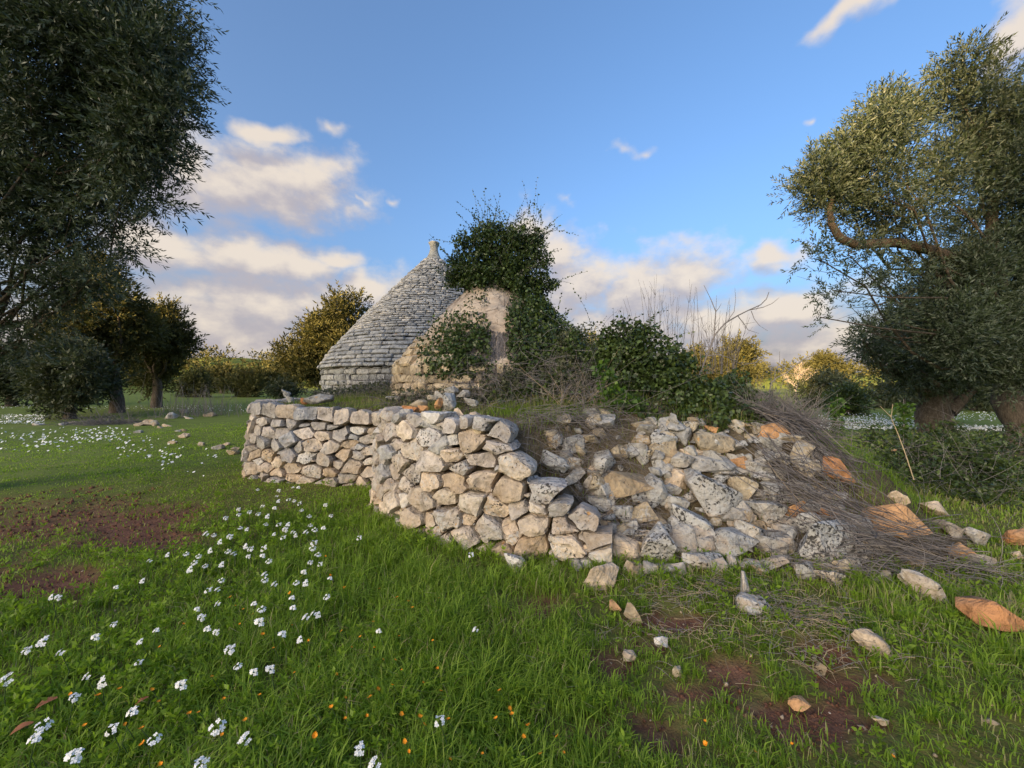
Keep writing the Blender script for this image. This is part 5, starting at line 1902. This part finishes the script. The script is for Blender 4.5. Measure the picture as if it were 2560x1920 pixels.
def build_saplings():
    Zs = lambda x, y: (1250 + x / 3.16, 700 + y / 3.16)
    root = empty('bare_sapling', tuple(at(1760, 960, 6.4)), 'leafless sapling with wide forked branches behind the ivy bush', 'tree', 'bare saplings')
    T = Tubes()
    D = 6.4
    for pl, r in [
        ([(1560, 800), (1600, 690), (1700, 430), (1780, 340), (1880, 280), (1960, 240), (2060, 195), (2105, 150), (2125, 95)], .016), ([(1960, 240), (2080, 215), (2150, 185), (2205, 140)], .008),
        ([(1690, 450), (1705, 250), (1665, 150), (1610, 40)], .010), ([(1705, 250), (1730, 220), (1748, 185)], .006), ([(1705, 250), (1712, 120)], .005), ([(1880, 285), (1930, 350), (1960, 395), (2045, 422)], .007),
        ([(1985, 245), (2010, 310), (2050, 360), (2115, 402)], .006), ([(1800, 320), (1850, 250), (1862, 150), (1855, 60)], .006), ([(1640, 600), (1720, 590), (1800, 612), (1920, 672), (2020, 650), (2100, 575)], .010),
        ([(1920, 350), (2030, 330)], .004), ([(1815, 320), (1812, 140)], .004), ([(2045, 205), (2020, 240)], .004)]:
        T.add([at(*Zs(x, y), D + .15 * math.sin(x * .01)) for x, y in pl], [r * (1 - .65 * i / (len(pl) - 1)) for i in range(len(pl))], 5, .45)
    T.build('branches', M['stem'], root)
    root = empty('sucker_stems', tuple(at(1680, 950, 6.8)), 'dense stand of thin upright leafless shoots behind the ivy bush', 'plant')
    n = 95
    x = rng.uniform(1545, 1840, n)
    s = np.array([at(a, 935, 6.8 + random.uniform(-.4, .4)) for a in x])
    L = (rng.uniform(.75, 1.45, n)) * np.interp(x, [1545, 1600, 1720, 1840], [.8, 1.05, 1.15, .7])
    d = np.stack([rng.normal(size=n) * .10, rng.normal(size=n) * .1, np.ones(n)], -1)
    pts = free_strands(s, d, L, 6, .07)
    strands('stems', pts, taper(n, 6, rng.uniform(.003, .0065, n)), rng.uniform(.3, .55, n), M['stem'], root)
    m = 260
    k = rng.integers(0, n, m)
    j = rng.integers(2, 5, m)
    s2 = pts[k, j]
    strands('twigs', free_strands(s2, np.stack([rng.normal(size=m) * .6, rng.normal(size=m) * .3, np.ones(m)], -1), rng.uniform(.08, .28, m), 4, .1), taper(m, 4, .0028), rng.uniform(.3, .55, m), M['stem'], root)
    # the smaller sapling at the right in front of the lit trees
    root = empty('bare_sapling', tuple(at(1930, 990, 6.6)), 'low bare branch arching before the golden trees', 'tree', 'bare saplings')
    Zt = lambda x, y: (1650 + x / 3.16, 780 + y / 3.16)
    T = Tubes()
    for pl, r in [([(850, 700), (880, 560), (920, 520), (1000, 480), (1060, 430), (1140, 370), (1230, 330), (1265, 300)], .010), ([(905, 530), (910, 470), (945, 390), (945, 310)], .006), ([(1000, 480), (1080, 490), (1160, 500)], .005),
                  ([(1060, 430), (1040, 380)], .004), ([(1140, 370), (1190, 350), (1240, 300)], .004), ([(900, 540), (960, 600), (1020, 630)], .005), ([(640, 400), (740, 410), (800, 370), (838, 320)], .005)]:
        T.add([at(*Zt(x, y), 6.4) for x, y in pl], [r * (1 - .6 * i / (len(pl) - 1)) for i in range(len(pl))], 5, .5)
    T.build('branches', M['stem'], root)


build_ivy()
build_bank()
build_brush()
build_saplings()

# ------------------------------------------------------------------ grass, weeds and flowers
def blades(x, y, h, w, tint, lean=.55, zoff=0.0):
    """arched blades: 5 vertices each"""
    n = len(x)
    z = ground_z(x, y) - .008 + zoff
    a = rng.uniform(0, 2 * np.pi, n)
    le = np.abs(rng.normal(lean, .28, n)) * h
    dx, dy = np.cos(a), np.sin(a)
    px_, py_ = -dy, dx
    hw = w / 2
    tw = rng.normal(size=n) * .5
    pxm, pym = px_ * np.cos(tw) + dx * np.sin(tw), py_ * np.cos(tw) + dy * np.sin(tw)
    B = np.stack([x, y, z], -1)
    Mid = B + np.stack([dx * le * .32, dy * le * .32, h * .62], -1)
    Tip = B + np.stack([dx * le, dy * le, h * np.clip(1.0 - .35 * le / h, .3, 1)], -1)
    W = np.stack([px_ * hw, py_ * hw, np.zeros(n)], -1)
    Wm = np.stack([pxm * hw * .85, pym * hw * .85, np.zeros(n)], -1)
    V = np.stack([B - W, B + W, Mid + Wm, Mid - Wm, Tip], 1).reshape(-1, 3)
    i = np.arange(n)[:, None] * 5
    q = i + np.array([[0, 1, 2, 3]])
    t = i + np.array([[3, 2, 4]])
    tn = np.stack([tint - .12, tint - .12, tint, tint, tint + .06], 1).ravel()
    return V, q, t, np.clip(tn, 0, 1)


def blade_mesh(name, sets):
    V, Q, T, A, off = [], [], [], [], 0
    for v, q, t, a in sets:
        V.append(v)
        Q.append(q + off)
        T.append(t + off)
        A.append(a)
        off += len(v)
    return np_mesh(name, np.concatenate(V), quads=np.concatenate(Q), tris=np.concatenate(T), attr={'tint': np.concatenate(A)})


def sample_field(n, dmin, dmax, ang=64):
    D = np.exp(rng.uniform(math.log(dmin), math.log(dmax), n))
    a = np.radians(rng.uniform(-ang, ang, n))
    return D * np.sin(a), D * np.cos(a)


def grass_height(x, y):
    r = np.hypot(x, y)
    h = .085 + .05 * (fbm(x * 1.3, y * 1.3, seed=51, octs=3) - .5) * 2
    h = h + .07 * np.exp(-((x + .3) / 1.1) ** 2 - ((y - 2.6) / .9) ** 2) * (x < .4)
    h = h + .035 * sstep(2.0, 2.8, x) * sstep(3.4, 2.6, y)
    h = h + .05 * np.exp(-((x + 1.6) / 1.0) ** 2 - ((y - 3.6) / 1.2) ** 2)
    lawn = sstep(-1.9, -2.9, x) * sstep(4.3, 5.4, y)
    h = h * (1 - .5 * lawn)
    near_path = np.zeros_like(x)
    for (cx, cy_, rx, ry) in PATHS:
        near_path = np.maximum(near_path, np.exp(-(((x - cx) / (rx * 1.25)) ** 2 + ((y - cy_) / (ry * 1.5)) ** 2)))
    h = h * (1 - .62 * near_path)
    h = h * (1 - .30 * sstep(.25, .7, x) * sstep(2.6, 2.0, x) * sstep(3.3, 2.9, y))
    return np.clip(h, .02, .25)


def build_grass():
    sets = []
    # turf
    x, y = sample_field(300000, 1.05, 16.0)
    x2, y2 = sample_field(140000, 4.0, 20.0)
    x, y = np.concatenate([x, x2]), np.concatenate([y, y2])
    bm_ = bare_mask(x, y)
    clump = fbm(x * 3.0, y * 3.0, seed=55, octs=3)
    sparse = sstep(.15, .6, x) * sstep(2.8, 2.2, x) * sstep(3.4, 2.7, y)
    dens = (1 - .82 * bm_) * (.30 + 1.15 * np.clip(clump - .25, 0, .6)) * (1 - .66 * sparse)
    keep = (rng.uniform(0, 1, len(x)) < dens) & (mound_z(x, y) < .02)
    x, y, clump = x[keep], y[keep], clump[keep]
    D = np.hypot(x, y)
    h = grass_height(x, y) * rng.uniform(.45, 1.25, len(x)) * (.75 + .6 * clump)
    w = np.interp(D, [1, 3, 8, 16], [.0036, .0048, .010, .018]) * rng.uniform(.7, 1.4, len(x))
    patch = fbm(x * .7, y * .7, seed=57, octs=3)
    tint = .60 + .62 * (patch - .5) + .14 * rng.normal(size=len(x)) * .8 + .10 * sstep(2.0, 2.8, x) + .08 * sstep(-1.5, -3.5, x) * sstep(4.0, 6.0, y)
    tint = np.clip(tint, .05, .82)
    dry = rng.uniform(0, 1, len(x)) < (.05 + .20 * np.clip(fbm(x * 2.4, y * 2.4, seed=59, octs=3) - .52, 0, 1) * 3 + .14 * sstep(.2, .8, x) + .12 * sstep(1.2, 2.2, x) * sstep(2.0, 2.6, y))
    tint = np.where(dry, rng.uniform(.88, 1.0, len(x)), tint)
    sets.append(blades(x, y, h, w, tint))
    # tufts: fans of longer blades
    cx, cy_ = sample_field(1500, 1.25, 6.5)
    keep = (mound_z(cx, cy_) < .02) & (bare_mask(cx, cy_) < .4) & ~((cx < -2.6) & (cy_ > 3.4))
    cx, cy_ = cx[keep], cy_[keep]
    k = 26
    x = np.repeat(cx, k) + rng.normal(size=len(cx) * k) * .022
    y = np.repeat(cy_, k) + rng.normal(size=len(cx) * k) * .022
    h = np.repeat(rng.uniform(.8, 1.7, len(cx)), k) * np.maximum(grass_height(x, y), .06) * rng.uniform(.6, 1.25, len(x))
    tint = np.repeat(np.clip(rng.normal(.60, .11, len(cx)), .3, .82), k) + rng.normal(size=len(x)) * .06
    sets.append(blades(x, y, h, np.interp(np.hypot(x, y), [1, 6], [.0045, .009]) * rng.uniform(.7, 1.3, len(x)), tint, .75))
    me = blade_mesh('grass', sets)
    tag(link('grass', me, M['grass']), 'green meadow grass in front of and left of the walls', None, None, 'stuff')

    # broad leaved weeds
    WE = [sprig(8, .040, .030, .0125, 1.25, seed=70 + k) for k in range(5)]
    x, y = sample_field(30000, 1.05, 8.0)
    cl = fbm(x * 2.1, y * 2.1, seed=81, octs=3)
    left = sstep(.6, -1.0, x)
    keep = (rng.uniform(0, 1, len(x)) < (.22 + .48 * left) * np.clip((cl - .3) * 3.0, 0, 1) * sstep(8.0, 4.5, np.hypot(x, y))) & (mound_z(x, y) < .02) & (bare_mask(x, y) < .75)
    x, y = x[keep], y[keep]
    p = np.stack([x, y, ground_z(x, y) + rng.uniform(0, .06, len(x)) * (bare_mask(x, y) < .3)], -1)
    d = rng.normal(size=(len(x), 3)) * .3 + np.array([0, 0, 1.0])
    ti = np.clip(.52 + .3 * (fbm(x * 1.1, y * 1.1, seed=83, octs=2) - .5) + rng.normal(size=len(x)) * .10, .05, .75)
    parts = []
    for k, (tm, tt) in enumerate(WE):
        s = slice(k, None, 5)
        parts.append(scatter(tm, p[s], frames(d[s]), rng.uniform(.6, 1.35, len(p[s])) * np.interp(np.hypot(p[s][:, 0], p[s][:, 1]), [1, 8], [.85, 1.7]), ti[s], tt))
    tag(link('ground_weeds', cloud_mesh('ground_weeds', parts), M['grass']), 'low broad leaved weeds growing through the grass', None, None, 'stuff')

    # dry and green grass on the terrace and in the rubble
    n = 62000
    x, y = rng.uniform(-4.6, 5.5, n), rng.uniform(3.4, 9.5, n)
    mz = mound_z(x, y)
    cl = fbm(x * 1.8, y * 1.8, seed=85, octs=3)
    rub = (x > .5) & (x < 3.4) & (y < 4.5)
    keep = (mz > .10) & (rng.uniform(0, 1, n) < np.clip((cl - .27) * 3, 0, 1) * np.where(rub, .30, 1.0)) & ~((y < 4.6) & (x < .0))
    x, y, cl = x[keep], y[keep], cl[keep]
    green = ((x > -.3) & (x < .9) & (y < 5.2) & (fbm(x * 2, y * 2, seed=86) > .42)) | (x > 3.6)
    h = rng.uniform(.07, .24, len(x)) * (.6 + .8 * cl)
    tint = np.where(green, rng.uniform(.35, .75, len(x)), np.where(rng.uniform(0, 1, len(x)) < .55, rng.uniform(.86, .97, len(x)), rng.uniform(.2, .5, len(x))))
    me = blade_mesh('dry_grass', [blades(x, y, h, rng.uniform(.003, .006, len(x)), tint, .8)])
    tag(link('dry_grass', me, M['grass']), 'dry straw and green tufts growing on the terrace', None, None, 'stuff')
    # straw lying in front of the brush
    for (px, py, rx, ry, n) in [(1995, 1545, .22, .12, 420), (1830, 1480, .3, .12, 200), (1700, 1500, .3, .12, 180), (1770, 1590, .5, .1, 160), (2100, 1640, .4, .12, 200)]:
        c = hit_ground(px, py)
        x, y = c.x + rng.normal(size=n) * rx, c.y + rng.normal(size=n) * ry
        s = np.stack([x, y, ground_z(x, y) + rng.uniform(.0, .07, n)], -1)
        o = strands('straw', free_strands(s, np.stack([rng.normal(size=n), rng.normal(size=n) * .6, rng.uniform(0, .5, n)], -1), rng.uniform(.06, .2, n), 4, .25, .4), taper(n, 4, .0018), rng.uniform(.4, 1.0, n), M['stem'])
        tag(o, 'dry straw lying in the grass before the rubble', None, None, 'stuff')
    # pebbles
    V, Q, off = [], [], 0
    n = 1300
    x, y = sample_field(n, 1.3, 6.0, 60)
    keep = (mound_z(x, y) < .02) & ((bare_mask(x, y) > .35) | (rng.uniform(0, 1, n) < np.where(x > .1, .6, .15)))
    x, y = x[keep], y[keep]
    octa = np.array([[1, 0, 0], [-1, 0, 0], [0, 1, 0], [0, -1, 0], [0, 0, .8], [0, 0, -.8]], float)
    tr = np.array([[0, 2, 4], [2, 1, 4], [1, 3, 4], [3, 0, 4], [2, 0, 5], [1, 2, 5], [3, 1, 5], [0, 3, 5]])
    n = len(x)
    p = np.stack([x, y, ground_z(x, y) - .03 * bare_mask(x, y)], -1)
    s = rng.uniform(.004, .013, n) * rng.uniform(.6, 1.6, n) * np.where(rng.uniform(0, 1, n) < .07, 2.6, 1.0)
    v = (octa[None] * (1 + rng.normal(size=(n, 6, 1)) * .25) * s[:, None, None])
    v = np.einsum('mij,mnj->mni', frames(rand_dirs(n)), v) + p[:, None]
    t = (np.arange(n) * 6)[:, None, None] + tr[None]
    me = np_mesh('pebbles', v.reshape(-1, 3), tris=t.reshape(-1, 3))
    o = tag(link('pebbles', me, M['stone']), 'pale pebbles strewn over the bare soil', None, None, 'stuff')
    o.color = (.5, .38, .26, 0)
    # clods of soil on the bare patches
    n = 26000
    x, y = sample_field(n, 1.2, 9.0, 62)
    keep = (mound_z(x, y) < .02) & (bare_mask(x, y) > .25)
    x, y = x[keep], y[keep]
    n = len(x)
    p = np.stack([x, y, ground_z(x, y) - .03 * bare_mask(x, y)], -1)
    sz = np.interp(np.hypot(x, y), [1.2, 9], [.006, .022]) * rng.uniform(.4, 1.7, n)
    v = (octa[None] * (1 + rng.normal(size=(n, 6, 1)) * .3) * sz[:, None, None])
    v = np.einsum('mij,mnj->mni', frames(rand_dirs(n)), v) + p[:, None]
    t = (np.arange(n) * 6)[:, None, None] + tr[None]
    me = np_mesh('soil_clods', v.reshape(-1, 3), tris=t.reshape(-1, 3), attr={'green': np.zeros(n * 6), 'far': np.zeros(n * 6)})
    tag(link('soil_clods', me, M['soil']), 'crumbly red clods on the bare soil', None, None, 'stuff')


WHITE = [(205, 745, 2), (280, 795, 1.3), (30, 920, 2), (125, 785, 1), (440, 725, 1), (525, 665, 1), (270, 540, .8), (480, 930, 2), (650, 745, 1), (835, 945, 1.4), (610, 1072, 1.4), (515, 1150, 1.4), (200, 1130, 1.3), (160, 1195, 1.8), (340, 1275, 2), (1000, 1138, 2), (1130, 1193, 1.6), (930, 1305, 1.5), (710, 1195, 1.2), (1725, 1310, 1.4), (1663, 1240, 1.1), (2025, 1110, .9),
         (1060, 780, 1.9), (1195, 655, 1.8), (1245, 872, 1.8), (955, 688), (997, 700), (930, 632, 1.3), (908, 596), (1003, 570), (1170, 572), (1205, 597, 1.2), (1345, 545), (1350, 590, 1.2), (1410, 632, 1.2), (1445, 615), (1470, 622), (1300, 712, 1.1), (1385, 735, .9), (1505, 540, 1.1), (1412, 475, 1.4), (1265, 480), (1220, 435), (1220, 462), (1400, 425), (1520, 455), (1365, 475, .8),
         (960, 507), (1003, 505, .8), (1020, 463), (880, 412, 1.7), (895, 382, 1.2), (945, 397), (1025, 390, 1.4), (915, 352), (857, 342), (775, 345), (690, 372), (972, 325), (1050, 330), (1078, 340, 1.2), (1145, 352), (1135, 305), (1155, 318, 1.3), (1215, 315, 1.3), (1210, 350), (1238, 375), (1465, 345, 1.1), (1475, 388), (1430, 380, .8), (1440, 315), (1447, 288, 1.2), (1305, 265, 1.1),
         (1365, 255, .8), (1410, 240), (1450, 230, 1.2), (1490, 222), (1430, 210, .8), (1265, 250, .8), (1105, 222, 1.2), (1060, 260, 1.1), (1017, 285), (985, 255), (950, 248), (1040, 175), (1100, 135), (1100, 160, .8), (1150, 148, 1.2), (1190, 157), (1210, 120, 1.3), (1225, 205), (1235, 168, 1.3), (1265, 130, 1.3), (1285, 205, 1.2), (1285, 98), (1285, 48, .9), (1315, 228, 1.2), (1330, 205, 1.2),
         (1330, 90), (1355, 97, .8), (1380, 108), (1390, 140, 1.2), (1350, 240, .8), (1187, 45, .8), (1500, 115, 1.2), (1525, 165), (1655, 267, 1), (1425, 168, .8), (1275, 75, .8), (1375, 35, .8), (1350, 35, .8), (1140, 228, .8), (660, 465, .8), (720, 695, .7), (400, 905, .8), (1095, 860, .9), (1170, 885, .9), (2170, 345, 1.0), (345, 1000, .6), (640, 840, .6), (2190, 690, .7), (1745, 697, .6), (240, 540, .6), (535, 495, .6)]
ORANGE = [(845, 665), (1105, 665), (1210, 712), (1260, 775), (975, 908), (990, 915), (1030, 1010), (1195, 990), (1355, 890), (730, 1020), (550, 965), (450, 995), (870, 1078), (915, 1070), (650, 1148), (575, 1125), (1020, 1175), (1130, 1105), (1820, 830), (1765, 828), (1850, 875), (1970, 775), (1995, 740), (2015, 870), (2030, 972), (1810, 945), (1740, 965), (1705, 1000), (1590, 1005), (1525, 1045), (1590, 1100),
          (1850, 1080), (1935, 1095), (1955, 1128), (1865, 1205), (1885, 1250), (1690, 1085), (1450, 1178), (1660, 725), (1575, 695), (1720, 655), (1840, 720), (1830, 540), (1880, 560), (1750, 500), (1585, 495), (1335, 520), (1385, 445), (1500, 350), (1085, 580), (1165, 620), (1345, 670), (1470, 860), (1550, 895), (1950, 935), (2065, 1105), (2075, 1290), (740, 1310), (1620, 770), (1725, 775), (1900, 590),
          (2025, 545), (1520, 440), (1120, 595), (1060, 540), (1420, 740), (735, 770), (400, 630), (325, 985), (390, 1130), (660, 1215), (700, 965)]
ORANGE2 = [(130, 630), (120, 605), (178, 720), (245, 788), (340, 785), (313, 718), (80, 530), (915, 658), (918, 748), (1120, 780), (1270, 750), (1680, 800), (10, 790), (65, 645), (195, 675)]


def flower_label(x, y, sz):
    size = 'broad' if sz > 1.45 else ('tiny' if sz < .85 else 'small')
    if y > 1700:
        where = 'at the lower left edge of the meadow' if x < 330 else ('among orange flowers near the bottom edge' if x < 800 else 'in the grass near the bottom middle')
    elif y > 1520:
        where = 'beside the bare path on the left' if x < 420 else ('in the loose group below the flower drift' if x < 820 else 'in tall grass before the near wall')
    elif y > 1400:
        where = 'at the lower end of the flower drift' if x > 450 else 'at the edge of the bare path'
    elif y > 1300:
        where = 'in the thick middle of the flower drift' if x > 520 else 'on the path side of the flower drift'
    else:
        where = 'in the upper flower drift towards the far wing of the wall'
    return f'{size} white flower cluster {where}'


def orange_label(x, y):
    where = 'in the weeds at the lower left' if x < 420 and y > 1680 else ('below the white flower drift' if x < 700 else ('in tall grass before the near wall' if y < 1620 else ('in the thick grass near the bottom middle' if x < 1180 else 'beside bare soil near the bottom edge')))
    return f'tiny orange wildflower {where}'


def build_flowers():
    r = random.Random(12)
    heads = []
    for k in range(6):
        V, Q = [], []
        nf = r.randint(8, 13)
        for i in range(nf):
            a, q = r.uniform(0, 6.28), math.sqrt(r.random()) * .026
            c = Vector((math.cos(a) * q, math.sin(a) * q, .014 * (1 - (q / .026) ** 2) + r.uniform(-.003, .003)))
            nrm = (c * 18 + Vector((0, 0, .7)) + Vector((r.gauss(0, .25), r.gauss(0, .25), 0))).normalized()
            u = nrm.orthogonal().normalized()
            w = nrm.cross(u)
            a0 = r.uniform(0, 1.5)
            for p in range(4):
                t = a0 + p * math.pi / 2
                d = u * math.cos(t) + w * math.sin(t)
                s = nrm.cross(d)
                L = .0115 * r.uniform(.8, 1.2)
                b = len(V)
                V += [c, c + d * L * .6 + s * L * .42 + nrm * .001, c + d * L + nrm * .0005, c + d * L * .6 - s * L * .42 + nrm * .001]
                Q.append((b, b + 1, b + 2, b + 3))
        heads.append(np_mesh('flower_head', [tuple(v) for v in V], quads=Q))
        heads[-1].materials.append(M['petal'])
    stem = Tubes()
    stem.add([(0, 0, -1), (.03, .01, -.5), (0, 0, 0)], [.0022, .002, .0016], 4)
    sm = np_mesh('stem', [tuple(v) for v in stem.v], quads=stem.q, smooth=True)
    sm.materials.append(M['stalk'])
    for f in WHITE:
        x, y = f[0] / 1.8433, 1200 + f[1] / 1.8433
        sz = f[2] if len(f) > 2 else 1.0
        H = r.uniform(.17, .24)
        D = (CAM_H - H) * F / (y - 960)
        p = at(x, y, D)
        g = gz(p.x, p.y)
        root = empty('white_flower', (p.x, p.y, g), flower_label(x, y, sz), 'flower', 'white wildflowers in the grass')
        h = bpy.data.objects.new('flower_head', r.choice(heads))
        h.parent = root
        h.location = (0, 0, p.z - g)
        h.rotation_euler = (r.uniform(.3, .9), r.uniform(-.3, .3), 0)
        s = (.54 + .29 * sz) * r.uniform(.85, 1.1) * (.85 if D < 3.2 else 1.0)
        h.scale = (s, s, s)
        COL.objects.link(h)
        t = bpy.data.objects.new('stem', sm)
        t.parent = root
        t.location = (0, 0, p.z - g)
        t.scale = (1, 1, p.z - g)
        t.rotation_euler = (0, 0, r.uniform(0, 6))
        COL.objects.link(t)
    # orange flowers
    om = []
    for k in range(4):
        V, Q = [], []
        n = r.randint(9, 13)
        cup = r.uniform(.25, 1.1)
        for i in range(n):
            a = 2 * math.pi * i / n + r.uniform(-.1, .1)
            d = Vector((math.cos(a), math.sin(a), 0))
            s = Vector((-d.y, d.x, 0))
            L = .0135 * r.uniform(.85, 1.15)
            up_ = Vector((0, 0, cup))
            b = len(V)
            V += [Vector((0, 0, 0)), d * L * .6 + s * L * .22 + up_ * L * .5, (d * L + up_ * L * .9), d * L * .6 - s * L * .22 + up_ * L * .5]
            Q.append((b, b + 1, b + 2, b + 3))
        me = np_mesh('petals', [tuple(v) for v in V], quads=Q)
        me.materials.append(M['orange'])
        om.append(me)
    Z8 = lambda p: (1200 + p[0] / 1.6265, 1400 + p[1] / 1.6265)
    Z7 = lambda p: (p[0] / 1.8433, 1200 + p[1] / 1.8433)
    for (x, y) in [Z7(p) for p in ORANGE] + [Z8(p) for p in ORANGE2]:
        H = r.uniform(.10, .16)
        D = (CAM_H - H) * F / (y - 960)
        p = at(x, y, D)
        g = gz(p.x, p.y)
        root = empty('orange_flower', (p.x, p.y, g), orange_label(x, y), 'flower', 'orange wildflowers in the grass')
        h = bpy.data.objects.new('petals', r.choice(om))
        h.parent = root
        h.location = (0, 0, p.z - g)
        h.rotation_euler = (r.uniform(-.2, .8), r.uniform(-.4, .4), r.uniform(0, 6))
        s = r.uniform(.5, .95)
        h.scale = (s, s, s)
        COL.objects.link(h)
        t = bpy.data.objects.new('stem', sm)
        t.parent = root
        t.location = (0, 0, p.z - g)
        t.scale = (1, 1, p.z - g)
        COL.objects.link(t)
    # far drifts of small white flowers
    def drift(name, label, boxes, size):
        P = []
        for (x0, x1, y0, y1, n) in boxes:
            x, y = rng.uniform(x0, x1, n), rng.uniform(y0, y1, n)
            D = 1.5 * F / (y - 960)
            X = (x - 1280) / F * D
            k = mound_z(X, D) < .02
            X, D = X[k], D[k]
            P.append(np.stack([X, D, ground_z(X, D) + rng.uniform(.06, .14, len(X))], -1))
        P = np.concatenate(P)
        quad = np.array([[[-.5, -.5, 0], [.5, -.5, 0], [.5, .5, 0], [-.5, .5, 0]]])
        me = cloud_mesh(name, [scatter(quad, P, frames(rng.normal(size=(len(P), 3)) * .35 + np.array([0, -.5, 1])), size * rng.uniform(.5, 1.2, len(P)), np.full(len(P), .5))])
        tag(link(name, me, M['petal']), label, None, None, 'stuff')
    drift('white_daisies', 'drift of small white flowers across the left meadow', [(0, 330, 1068, 1110, 130), (180, 300, 1068, 1105, 90), (0, 200, 1080, 1130, 50), (290, 460, 1100, 1150, 55), (380, 560, 1120, 1190, 22), (0, 112, 1034, 1056, 420), (0, 560, 1012, 1022, 260), (440, 640, 1008, 1030, 160)], .040)
    drift('white_flower_strip', 'pale strip of white flowers below the right hand trees', [(2040, 2320, 1046, 1072, 1500), (2380, 2560, 1064, 1076, 700), (2040, 2560, 1030, 1050, 700)], .038)
    # a few fallen leaves
    for lab, x, y, s in [('curled rust brown leaf lying in the weeds', 115, 1760, .055), ('brown fallen leaf half hidden below the rust one', 55, 1822, .05), ('brown leaf among the weeds right of the white cluster', 355, 1752, .035)]:
        D = (CAM_H - .09) * F / (y - 960)
        p = at(x, y, D)
        V, Q = [], []
        for i in range(6):
            t = i / 5
            wv = math.sin(math.pi * (.08 + .84 * t)) * .42
            for k in (-1, 0, 1):
                V.append((t - .5, wv * k * .5, .16 * math.sin(t * 3) + .14 * abs(k) * wv))
        for i in range(5):
            for k in range(2):
                b = i * 3 + k
                Q.append((b, b + 3, b + 4, b + 1))
        me = np_mesh('fallen_leaf', V, quads=Q, smooth=True)
        o = link('fallen_leaf', me, M['dryleaf'])
        o.location = p
        o.scale = (s * 1.5,) * 3
        o.rotation_euler = (.3, -.35, .5)
        tag(o, lab, 'leaf', 'fallen leaves')


build_grass()
build_flowers()
